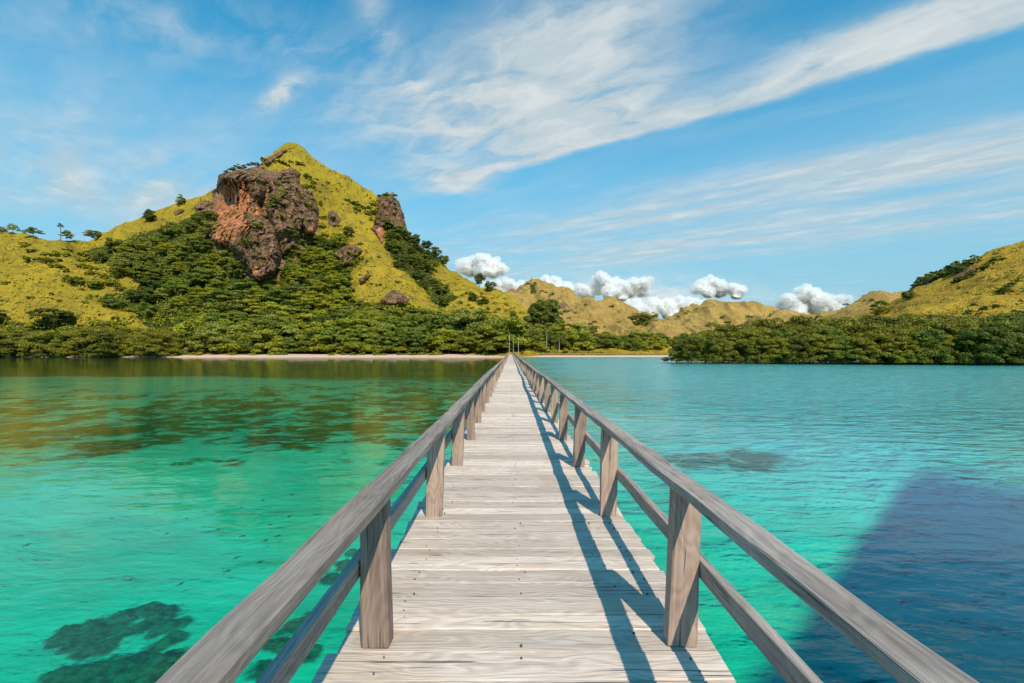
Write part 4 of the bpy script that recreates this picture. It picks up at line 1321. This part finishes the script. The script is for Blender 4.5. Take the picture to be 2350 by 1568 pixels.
# dry grass fringe on the right sand
rng = np.random.default_rng(50)
n_ = 5200
ux = rng.uniform(1188, 1545, n_)
dd = 236 + rng.uniform(0, 1, n_) ** 1.3 * 12
C = np.stack([(ux - U0) / F * dd, dd, np.full(n_, 1.45)], -1)
Vg, Qg = leaves(C, np.stack([rng.normal(size=n_) * .4, -np.ones(n_), 0.5 + 0 * ux], -1), 0.42, rng, 0.4)
o = fast_mesh("beach_grass", Vg, Qg, M_LEAF_DRY, smooth=False)
tag(o, kind='stuff')


# tufts of grass and weeds that roughen the open slopes
def tufts(n_, ulim, vlim, D, allow, mat, size, seed):
    rng = np.random.default_rng(seed)
    u = rng.uniform(*ulim, n_)
    v = rng.uniform(*vlim, n_)
    clump = perlin(u / 26, v / 14, seed) + 0.6 * perlin(u / 9, v / 6, seed + 3)
    ok = (clump > 0.02) & allow(u, v)
    u, v = u[ok], v[ok]
    d = D(u, v)
    C = P(u, v, d) + np.stack([0 * u, -0.6 + 0 * u, 0.35 + 0 * u], -1)
    C = C + np.stack([0 * u, -0.5 - 0 * u, 0 * u], -1)
    N = np.stack([rng.normal(size=len(u)) * .4, -0.8 + 0 * u, 0.8 + 0 * u], -1)
    V, Q = leaves(C, N, 1.0, rng, 0.45)
    V = (V.reshape(-1, 4, 3) - C[:, None]) * (size * rng.uniform(0.5, 1.5, len(u)))[:, None, None] + C[:, None]
    o = fast_mesh("hill_tufts", V.reshape(-1, 3), Q, mat, smooth=False)
    tag(o, kind='stuff')


def open_left(u, v):
    return (v > np.interp(u, *np.array(SIL_MAIN).T) + 4) & (inside(SLOPE_WOOD, u, v) < 0) & (inside(RIGHT_GULLY, u, v) < 0)


def open_right(u, v):
    return v > np.interp(u, *np.array(SIL_R).T) + 3


def wooded(u, v):
    return (np.maximum(inside(SLOPE_WOOD, u, v), inside(RIGHT_GULLY, u, v)) > -9) & (v > np.interp(u, *np.array(SIL_MAIN).T) + 2) & (v < 798)


def undergrowth(n_, seed, size):
    rng = np.random.default_rng(seed)
    u, v = rng.uniform(160, 1200, n_), rng.uniform(450, 798, n_)
    ok = wooded(u, v) & (perlin(u / 22, v / 12, seed) > -0.12)
    u, v = u[ok], v[ok]
    C0 = P(u, v, HILL_D(u, v)) + np.stack([0 * u, -1.5 + 0 * u, 0.3 + 0 * u], -1)
    C = (C0[:, None] + rng.normal(size=(len(u), 6, 3)) * np.array([1.1, 0.8, 0.7])).reshape(-1, 3)
    N = np.stack([rng.normal(size=len(C)) * .5, -0.5 + 0 * C[:, 0], 1.0 + 0 * C[:, 0]], -1)
    V, Q = leaves(C, N, size, rng, 0.5)
    o = fast_mesh("undergrowth", V, Q, M_LEAF, smooth=False)
    tag(o, kind='stuff')


undergrowth(11000, 71, 0.55)
tufts(2600, (1120, 1600), (640, 790), FAR[2], lambda u, v: (v > np.interp(u, *np.array(SIL_A).T) + 5) & (perlin(u / 60, v / 30, 5.5) > -0.05), M_LEAF_DARK, 1.7, 81)
tufts(2200, (1480, 1860), (700, 790), FAR[1], lambda u, v: (v > np.interp(u, *np.array(SIL_B).T) + 5) & (perlin(u / 50, v / 25, 6.5) > -0.05), M_LEAF_DARK, 2.4, 82)
tufts(2200, (1660, 2150), (665, 790), FAR[0], lambda u, v: (v > np.interp(u, *np.array(SIL_C).T) + 5) & (perlin(u / 50, v / 25, 7.5) > 0.0), M_LEAF_DARK, 1.2, 83)
tufts(22000, (-40, 1250), (335, 775), HILL_D, open_left, M_LEAF_DRY, 0.75, 61)
tufts(4500, (-40, 1250), (335, 775), HILL_D, open_left, M_LEAF, 0.7, 62)
tufts(12000, (1900, 2400), (545, 770), RIGHT_D, open_right, M_LEAF_DRY, 0.6, 63)
tufts(1600, (1900, 2400), (545, 770), RIGHT_D, open_right, M_LEAF_DARK, 0.5, 64)


# ------------------------------------------------------------------ palms
def frond(rng, L, th, up, droop):
    pts = []
    n = 7
    for i in range(n):
        t = i / (n - 1)
        r = L * t * (1 - 0.18 * t)
        z = L * (up * t - droop * t * t)
        pts.append(np.array([cos(th) * r, sin(th) * r, z]))
    side = np.array([-sin(th), cos(th), 0])
    V, Q = [], []
    for i in range(n - 1):
        for k in range(4):
            t = (i + k / 4) / (n - 1)
            a = pts[i] + (pts[i + 1] - pts[i]) * (k / 4)
            b = pts[i] + (pts[i + 1] - pts[i]) * (k / 4 + 0.16)
            wl = L * 0.24 * (1 - abs(t - 0.4)) ** 1.2
            for s in (-1, 1):
                tip = a + side * s * wl + (pts[i + 1] - pts[i]) * 0.45 + np.array([0, 0, -wl * rng.uniform(0.25, 0.6)])
                j = len(V)
                V += [a, b, tip + (b - a) * 0.3, tip]
                Q.append((j, j + 1, j + 2, j + 3))
    return np.array(V), np.array(Q)


def palm(p, h, lean, label, group=None, L=3.6, seed=0, name="coconut_palm"):
    rng = np.random.default_rng(seed)
    r = empty(name, p, label, "palm tree", group)
    top = np.array([lean, 0.2, h])
    tv, tq = tube([(0, 0, -0.5), (lean * .25, 0, h * .35), (lean * .6, .1, h * .7), top], [0.26, 0.17, 0.15, 0.13], 7)
    fast_mesh("trunk", tv, tq, M_PALE, r)
    nf = 16
    for k in range(nf):
        fv, fq = frond(rng, L * rng.uniform(.85, 1.1), 2 * pi * k / nf + rng.uniform(-.15, .15), rng.uniform(-0.1, 0.75), rng.uniform(0.5, 0.95))
        fast_mesh("frond", fv + top, fq, M_PALM, r, smooth=False)
    return r


palm(P(1196, 808, 243) * np.array([1, 1, 0]) + (0, 0, 1.4), 14.0, 0.6, "coconut palm with yellowing fronds right of the pier end, nearest the pier", seed=1)
palm(P(1207, 805, 249) * np.array([1, 1, 0]) + (0, 0, 1.4), 15.5, 1.6, "leaning pale-trunked coconut palm, second from the pier end", seed=2)
palm(P(1254, 806, 247) * np.array([1, 1, 0]) + (0, 0, 1.4), 13.0, 0.3, "coconut palm with a long pale trunk standing apart in the grove", seed=3, L=3.3)
palm(P(1243, 806, 256) * np.array([1, 1, 0]) + (0, 0, 1.4), 11.5, -0.6, "shorter coconut palm half hidden in the grove", seed=4, L=3.2)
palm(P(1283, 806, 256) * np.array([1, 1, 0]) + (0, 0, 1.4), 9.5, 0.4, "low coconut palm at the right of the palm group", seed=5, L=3.0)

# fan palm on the ridge: round head of stiff fans
fp = empty("fan_palm", P(139, 548, ground_D(139, 550)), "lone round-headed fan palm on the left ridge skyline", "palm tree")
tv, tq = tube([(0, 0, -1), (0.1, 0, 5), (0, 0, 9.2)], [0.3, 0.24, 0.22], 6)
fast_mesh("trunk", tv, tq, M_BARK, fp)
rng = np.random.default_rng(8)
for k in range(22):
    z = rng.uniform(-0.75, 1)
    th = k * 2.4
    dirn = np.array([cos(th) * math.sqrt(1 - z * z), sin(th) * math.sqrt(1 - z * z), z])
    a = np.cross(dirn, (0.1, 0.2, 1.0))
    a /= np.linalg.norm(a)
    b = np.cross(dirn, a)
    V, Fc = [dirn * 0.8], []
    for i in range(13):
        an = -1.9 + 3.8 * i / 12
        rr = 1.25 if i % 2 == 0 else 0.85
        V.append(dirn * (1.15 + rr * cos(an) * 0.8) + a * sin(an) * rr + b * 0.12 * (i % 2))
    for i in range(12):
        Fc.append((0, i + 1, i + 2))
    add_mesh("fan_leaf", np.array(V) + (0, 0, 9.4), Fc, M_LEAF_DARK, fp)

# ------------------------------------------------------------------ the pier
X_L, X_R = -0.968, 1.143
Y_START, Y_END = -6.3, 231.0
pier = empty("wooden_pier", (0, 0, 0), "long weathered grey wooden footbridge with railings running to the beach", "pier")
prng = np.random.default_rng(21)


def beam_mesh(name, cs, path_axis, length, nseg, rng, warp=0.004, bev=0.006, ends=0.0):
    """A sawn timber: bevelled section cs=(a, b) half sizes swept along an axis with slightly uneven faces."""
    a, b = cs
    sec = [(-a + bev, -b), (a - bev, -b), (a, -b + bev), (a, b - bev), (a - bev, b), (-a + bev, b), (-a, b - bev), (-a, -b + bev)]
    sec = np.array(sec)
    V = []
    ph = rng.uniform(0, 100)
    for i in range(nseg + 1):
        t = -length / 2 + length * i / nseg
        for k, (p, q) in enumerate(sec):
            w1 = perlin(t * 1.7 + ph, k * 0.37, ph)
            w2 = perlin(t * 1.7 + ph, k * 0.37, ph + 9)
            e = 0
            if i in (0, nseg):
                e = ends * perlin(p * 9 + ph, q * 9, i + ph)
            V.append((t + e, p + warp * w1, q + warp * w2))
    V = np.array(V)
    n = len(sec)
    Q = []
    for i in range(nseg):
        for k in range(n):
            k2 = (k + 1) % n
            Q.append((i * n + k, i * n + k2, (i + 1) * n + k2, (i + 1) * n + k))
    # end caps as fans of quads over the eight-sided section
    for base, flip in ((0, False), (nseg * n, True)):
        for q in ((0, 1, 2, 7), (7, 2, 3, 6), (6, 3, 4, 5)):
            f = tuple(base + k for k in q)
            Q.append(f[::-1] if not flip else f)
    Q = np.array(Q)
    if path_axis == 'y':
        V = V[:, [1, 0, 2]]
        Q = Q[:, ::-1]
    elif path_axis == 'z':
        V = V[:, [1, 2, 0]]
    return quick(name, V, Q[:, ::-1], False)


# deck planks
planks = []
y = Y_START
while y < Y_END:
    wd = prng.choice([0.15, 0.18, 0.2, 0.2, 0.22, 0.22, 0.24, 0.26, 0.29])
    planks.append((y + wd / 2, wd))
    y += wd + prng.uniform(0.004, 0.014)
plank_cache = {}
SPARE = []
pk = 0
for i, (yc, wd) in enumerate(planks):
    if yc < -1.0 or yc > 65 or pk >= 295:
        SPARE.append((yc, wd))
        continue
    pk += 1
    ln = X_R - X_L + prng.uniform(-0.035, 0.035)
    near = yc < 14
    key = None if near else (round(wd, 2), int(prng.integers(3)))
    if key in plank_cache:
        me = plank_cache[key]
    else:
        me = beam_mesh("plank", (wd / 2, 0.021), 'x', ln, 18 if near else 5, prng, 0.0055, 0.006, 0.03)
        me.materials.append(M_PLANK)
        if key:
            plank_cache[key] = me
    o = link("plank", me, None, pier)
    o.location = ((X_L + X_R) / 2 + prng.uniform(-0.022, 0.022), yc, DECK - 0.021 + prng.normal() * 0.0035)
    o.rotation_euler = (prng.normal() * 0.008, prng.normal() * 0.002, prng.normal() * 0.0035 * (1 if near else 0.6))
Vs, Qs, nv = [], [], 0
for (yc, wd) in SPARE:
    a, b = X_L + prng.uniform(-.05, .05), X_R + prng.uniform(-.05, .05)
    z = DECK + prng.normal() * 0.004
    y0, y1 = yc - wd / 2, yc + wd / 2
    V = np.array([(a, y0, z), (b, y0, z), (b, y1, z), (a, y1, z), (a, y0, z - .042), (b, y0, z - .042), (b, y1, z - .042), (a, y1, z - .042)])
    Vs.append(V)
    Qs.append(np.array([(0, 1, 2, 3), (0, 4, 5, 1), (1, 5, 6, 2), (2, 6, 7, 3), (3, 7, 4, 0), (4, 7, 6, 5)]) + nv)
    nv += 8
o = fast_mesh("far_planks", np.concatenate(Vs), np.concatenate(Qs), M_PLANK, pier, smooth=False)
tag(o, kind='stuff')

# nails: a row down the middle and at both edges
Vs, Qs, nv = [], [], 0
for (yc, wd) in planks:
    if not 0.3 < yc < 26:
        continue
    for xc in (0.055, X_L + 0.30, X_R - 0.20, X_R - 0.42):
        for sgn in ((-1, 1) if wd > 0.17 else (1,)):
            if prng.random() < 0.38:
                continue
            r = 0.004 + prng.random() * 0.003
            cx, cy = xc + prng.normal() * 0.022, yc + sgn * wd * 0.27 + prng.normal() * 0.006
            ring = np.array([(cx + r * cos(k * pi / 3), cy + r * sin(k * pi / 3), DECK + 0.0075) for k in range(6)])
            V = np.concatenate([ring, ring - (0, 0, 0.012)])
            Vs.append(V)
            Qs.append(np.array([(0, 1, 2, 3), (0, 3, 4, 5)] + [((k + 1) % 6, k, k + 6, (k + 1) % 6 + 6) for k in range(6)]) + nv)
            nv += 12
o = fast_mesh("nail_heads", np.concatenate(Vs), np.concatenate(Qs), M_NAIL, pier, smooth=False)
tag(o, kind='stuff')

# railing posts, rails
post_vars = []
for k in range(10):
    me = beam_mesh("railing_post", (0.078, 0.052), 'z', 0.90, 10, prng, 0.006, 0.008 if k % 2 else 0.005)
    me.materials.append(M_POST)
    post_vars.append(me)
NP = int((Y_END - 0.6) / 2.1)
POST_H = 0.875
wob = lambda k, s: (0.014 + 0.075 * min(1, k / 14)) * perlin(k * 0.47 + 31 * s, s * 7.7, 0.3)
hob = lambda k, s: (0.012 + 0.070 * min(1, k / 14)) * perlin(k * 0.61 + 11 * s, s * 3.1, 5.3)
nodes = {}
for s, (xf, xr) in enumerate(((-0.771, -0.7125), (0.976, 0.966))):
    for k in range(-3, NP):
        yk = 2.69 + 0.052 + 2.1 * k + prng.normal() * (0.03 if k else 0) + (0.01 if s else 0)
        if k >= 1 and s:
            yk -= 0.05
        dx, dz = wob(k, s), hob(k, s)
        o = link("railing_post", post_vars[int(prng.integers(10))], None, pier)
        o.location = (xf + dx + 0.010, yk, DECK + (POST_H + dz) / 2)
        o.scale = (1 + prng.normal() * 0.03, 1, (POST_H + dz) / 0.90)
        o.rotation_euler = (prng.normal() * 0.006, radians(1.6) + prng.normal() * 0.008, pi * int(prng.integers(2)) + prng.normal() * 0.03)
        nodes[(s, k)] = (xr + dx, yk, DECK + POST_H + dz)
SPAN = 2


def segment(name, p, q, half, mat, nseg, shared=None, warp=0.005):
    p, q = np.array(p), np.array(q)
    L = np.linalg.norm(q - p)
    me = shared
    if me is None:
        me = beam_mesh(name, half, 'y', L, nseg, prng, warp, 0.005, 0.012)
        me.materials.append(mat)
    o = link(name, me, None, pier)
    o.location = (p + q) / 2
    d = q - p
    o.rotation_euler = (math.asin(d[2] / L), 0, -math.atan2(d[0], d[1]))
    if shared is not None:
        o.scale = (1, L / 4.2, 1)
    return o


far_rail = beam_mesh("top_rail", (0.063, 0.026), 'y', 4.2, 6, prng, 0.005)
far_rail.materials.append(M_RAIL)
far_mid = beam_mesh("mid_rail", (0.026, 0.053), 'y', 4.2, 6, prng, 0.005)
far_mid.materials.append(M_RAIL)
for s in (0, 1):
    first = -3 if s == 0 else -3
    for k in range(first, NP - SPAN, SPAN):
        a, b = np.array(nodes[(s, k)]), np.array(nodes[(s, k + SPAN)])
        near = k < 8
        gap = (b - a) / np.linalg.norm(b - a) * 0.004
        segment("top_rail", a + (0, 0, 0.028) + gap, b + (0, 0, 0.028) - gap, (0.070 if s == 0 else 0.063, 0.026), M_RAIL, 34, None if near else far_rail, 0.010)
        xo = -0.880 if s == 0 else 1.085
        base = -0.7125 if s == 0 else 0.966
        am = np.array([xo + a[0] - base, a[1], 0.428 + DECK + (a[2] - DECK - POST_H) * .5])
        bm_ = np.array([xo + b[0] - base, b[1], 0.428 + DECK + (b[2] - DECK - POST_H) * .5])
        segment("mid_rail", am + gap, bm_ - gap, (0.026, 0.053), M_RAIL, 26, None if near else far_mid, 0.005)

# what carries the deck: piles in the water, cross beams, long joists
pile = quick("piling", *tube([(0, 0, -4.6), (0, 0, -1.5), (0, 0, 0)], [0.10, 0.095, 0.09], 10))
pile.materials.append(M_POST)
cross = beam_mesh("cross_beam", (0.06, 0.07), 'x', 2.05, 4, prng, 0.006)
cross.materials.append(M_RAIL)
joist = beam_mesh("joist", (0.05, 0.07), 'y', 4.2, 4, prng, 0.006)
joist.materials.append(M_RAIL)
mx = (X_L + X_R) / 2
for k in range(-4, NP):
    yk = 2.9 + 2.1 * k
    o = link("cross_beam", cross, None, pier)
    o.location = (mx, yk, DECK - 0.045 - 0.145 - 0.07)
    for xx in (X_L + 0.28, X_R - 0.28):
        if k % 2 == 0:
            o = link("piling", pile, None, pier)
            o.location = (xx, yk, DECK - 0.045 - 0.145 - 0.142)
for k in range(-4, NP, 2):
    for xx in (X_L + 0.20, mx, X_R - 0.20):
        o = link("joist", joist, None, pier)
        o.location = (xx, 2.9 + 2.1 * k + 2.1, DECK - 0.045 - 0.072)
        o.scale = (1, 0.998, 1)

# tall thin pale poles at the landward end
for (u, top, d, x_lean, lab) in ((1169, 764, 227.5, 0.02, "thin pale pole on the left side of the pier's landward end"),
                                (1178, 773, 233, 0.0, "thin pale pole behind the pier's end, between the other two"),
                                (1190, 776, 228.5, -0.05, "thin pale pole on the right side of the pier's landward end")):
    x = (u - U0) / F * d
    zt = CAM_Z + (V0 - top) / F * d
    tv, tq = tube([(0, 0, -2.0), (x_lean, 0, zt * .5), (x_lean * 2, 0, zt)], [0.13, 0.12, 0.085], 8)
    cv = np.array([(cos(k * pi / 4) * 0.12, sin(k * pi / 4) * 0.12, zt + dz) for dz in (-.12, .12) for k in range(8)]) + (x_lean * 2, 0, 0)
    cq = np.array([(k, (k + 1) % 8, (k + 1) % 8 + 8, k + 8) for k in range(8)] + [(8, 9, 10, 11), (8, 11, 12, 15), (12, 13, 14, 15)])
    o = empty("tall_pole", (x, d, 0.0), lab, "pole")
    fast_mesh("shaft", tv, tq, M_PALE, o)
    fast_mesh("cap", cv, cq, M_PALE, o, smooth=False)

# ------------------------------------------------------------------ under the water: coral, weed, fish
m, n = new_mat("coral_weed")
gp = n.n('ShaderNodeNewGeometry').outputs['Position']
b = n.noise(gp, 6.0, 5, 0.65)
cv = n.n('ShaderNodeAttribute', attribute_name='cover').outputs['Fac']
op = n.m('MULTIPLY', n.smooth(n.m('ADD', cv, n.m('MULTIPLY', n.m('SUBTRACT', b, 0.5), 0.3)), 0.08, 0.62), 0.93)
ms = n.n('ShaderNodeMixShader', {0: op})
n.t.links.new(n.n('ShaderNodeBsdfTransparent').outputs[0], ms.inputs[1])
n.t.links.new(principled(n, n.mix(n.smooth(b, 0.35, 0.65), (0.07, 0.075, 0.04), (0.27, 0.22, 0.12)), 0.95), ms.inputs[2])
finish(n, ms.outputs[0])
M_CORAL = m


def bed_point(u, v, h=0.0):
    """Where a sight line meets the sea bed (the water taken as clear)."""
    d = 1.7
    for _ in range(12):
        D = (CAM_Z + d - h) * F / (v - V0)
        d = float(bed_depth(np.array((u - U0) / F * D), np.array(D)))
    return np.array([(u - U0) / F * D, D, -d])


def coral_patch(spots, label, seed):
    """Low knobbly growth on the sand, frayed and half bare towards its rim."""
    C = np.array([bed_point(u, v) for u, v, r in spots])
    R = np.array([r for u, v, r in spots])
    lo, hi = C.min(0) - 0.6, C.max(0) + 0.6
    nx, ny = int((hi[0] - lo[0]) / 0.022), int((hi[1] - lo[1]) / 0.022)
    X, Y = np.meshgrid(np.linspace(lo[0], hi[0], nx), np.linspace(lo[1], hi[1], ny))
    wx, wy = 0.10 * perlin(X * 4, Y * 4, seed), 0.10 * perlin(X * 4, Y * 4, seed + 7)
    cov = np.zeros(X.shape)
    for c, r in zip(C, R):
        cov = np.maximum(cov, np.exp(-(((X + wx - c[0]) ** 2 + (Y + wy - c[1]) ** 2) / (1.5 * r) ** 2)))
    nse = fbm(X * 5.0, Y * 5.0, seed, 4, 0.6)
    cov = cov + 0.55 * nse - 0.12
    hgt = np.clip(cov - 0.25, 0, 1) * (0.10 + 0.06 * np.abs(perlin(X * 14, Y * 14, seed)))
    Z = -bed_depth(X, Y) + 0.012 + hgt
    Q = grid_quads(ny, nx)
    keep = (cov.ravel()[Q] > 0.02).any(1)
    Q = Q[keep]
    used = np.unique(Q)
    rm = -np.ones(X.size, int)
    rm[used] = np.arange(len(used))
    c0 = C.mean(0)
    o = fast_mesh("coral_patch", np.stack([X, Y, Z], -1).reshape(-1, 3)[used] - c0, rm[Q], M_CORAL)
    o.location = c0
    vattr(o, 'cover', cov.ravel()[used])
    return tag(o, label, "coral")


coral_patch([(165, 1455, .2), (190, 1480, .2), (215, 1440, .2), (240, 1490, .17), (250, 1450, .18), (275, 1425, .2), (290, 1455, .14), (305, 1412, .2), (330, 1440, .2), (340, 1405, .2),
             (365, 1420, .2), (385, 1405, .16), (395, 1435, .18), (400, 1465, .14), (375, 1480, .14), (355, 1455, .12), (200, 1500, .16), (150, 1475, .16)],
            "dark ragged coral patch on the pale seabed at the lower left", 29)
coral_patch([(150, 1562, .24), (200, 1552, .24), (250, 1540, .24), (300, 1535, .24), (345, 1528, .2), (220, 1585, .24), (280, 1570, .22), (330, 1558, .22), (380, 1520, .18), (380, 1550, .2), (120, 1590, .24), (430, 1545, .2)],
            "broad dark coral strip on the seabed at the bottom edge beside the left rail", 26)
coral_patch([(640, 1480, .16), (680, 1440, .18), (720, 1420, .18), (760, 1330, .16), (790, 1300, .16), (700, 1500, .16), (610, 1540, .16), (810, 1270, .13)], "dark coral clumps under the left railing beside the pier", 22)
# loose weed bits and small fish over the sand
fv, fq = ico(2, 0.3, (0.10, 0.020, 0.032), 0.0)
tailv = np.array([(-0.085, 0, 0.0), (-0.145, 0.003, 0.032), (-0.13, 0, 0.0), (-0.145, -0.003, -0.032)])
fish_me = bpy.data.meshes.new("small_fish")
fish_me.from_pydata([tuple(v) for v in np.concatenate([fv, tailv])], [], [tuple(int(k) for k in f) for f in fq] + [(len(fv), len(fv) + 1, len(fv) + 2, len(fv) + 3)])
m, n = new_mat("fish_skin")
finish(n, principled(n, (0.10, 0.12, 0.08), 0.5))
fish_me.materials.append(m)
FISH = [(560, 1165), (575, 1180), (600, 1148), (640, 1160), (660, 1185), (690, 1120), (672, 1135), (700, 1190), (620, 1205), (590, 1225), (555, 1230), (530, 1200), (500, 1215), (470, 1240), (610, 1240), (580, 1260),
        (640, 1230), (655, 1240), (540, 1280), (400, 1180), (430, 1190), (455, 1200), (380, 1225), (350, 1290), (300, 1330), (500, 1290), (520, 1310), (450, 1320), (260, 1190), (230, 1200), (60, 1250), (30, 1215), (600, 1290), (645, 1275), (420, 1340), (80, 1320)]
for (u, v) in FISH[::2]:
    p = bed_point(u + random.uniform(-5, 5), v, 0.25)
    o = link("small_fish", fish_me)
    o.location = p + np.array([0, 0, 0.25])
    s = random.uniform(0.4, 0.65)
    o.scale = (s, s, s)
    o.rotation_euler = (random.uniform(-.2, .2), random.uniform(-.2, .2), random.uniform(0.2, 1.4) + (pi if random.random() < .3 else 0))
    tag(o, "small dark fish swimming over pale sand left of the pier", "fish", "small fish left of the pier")
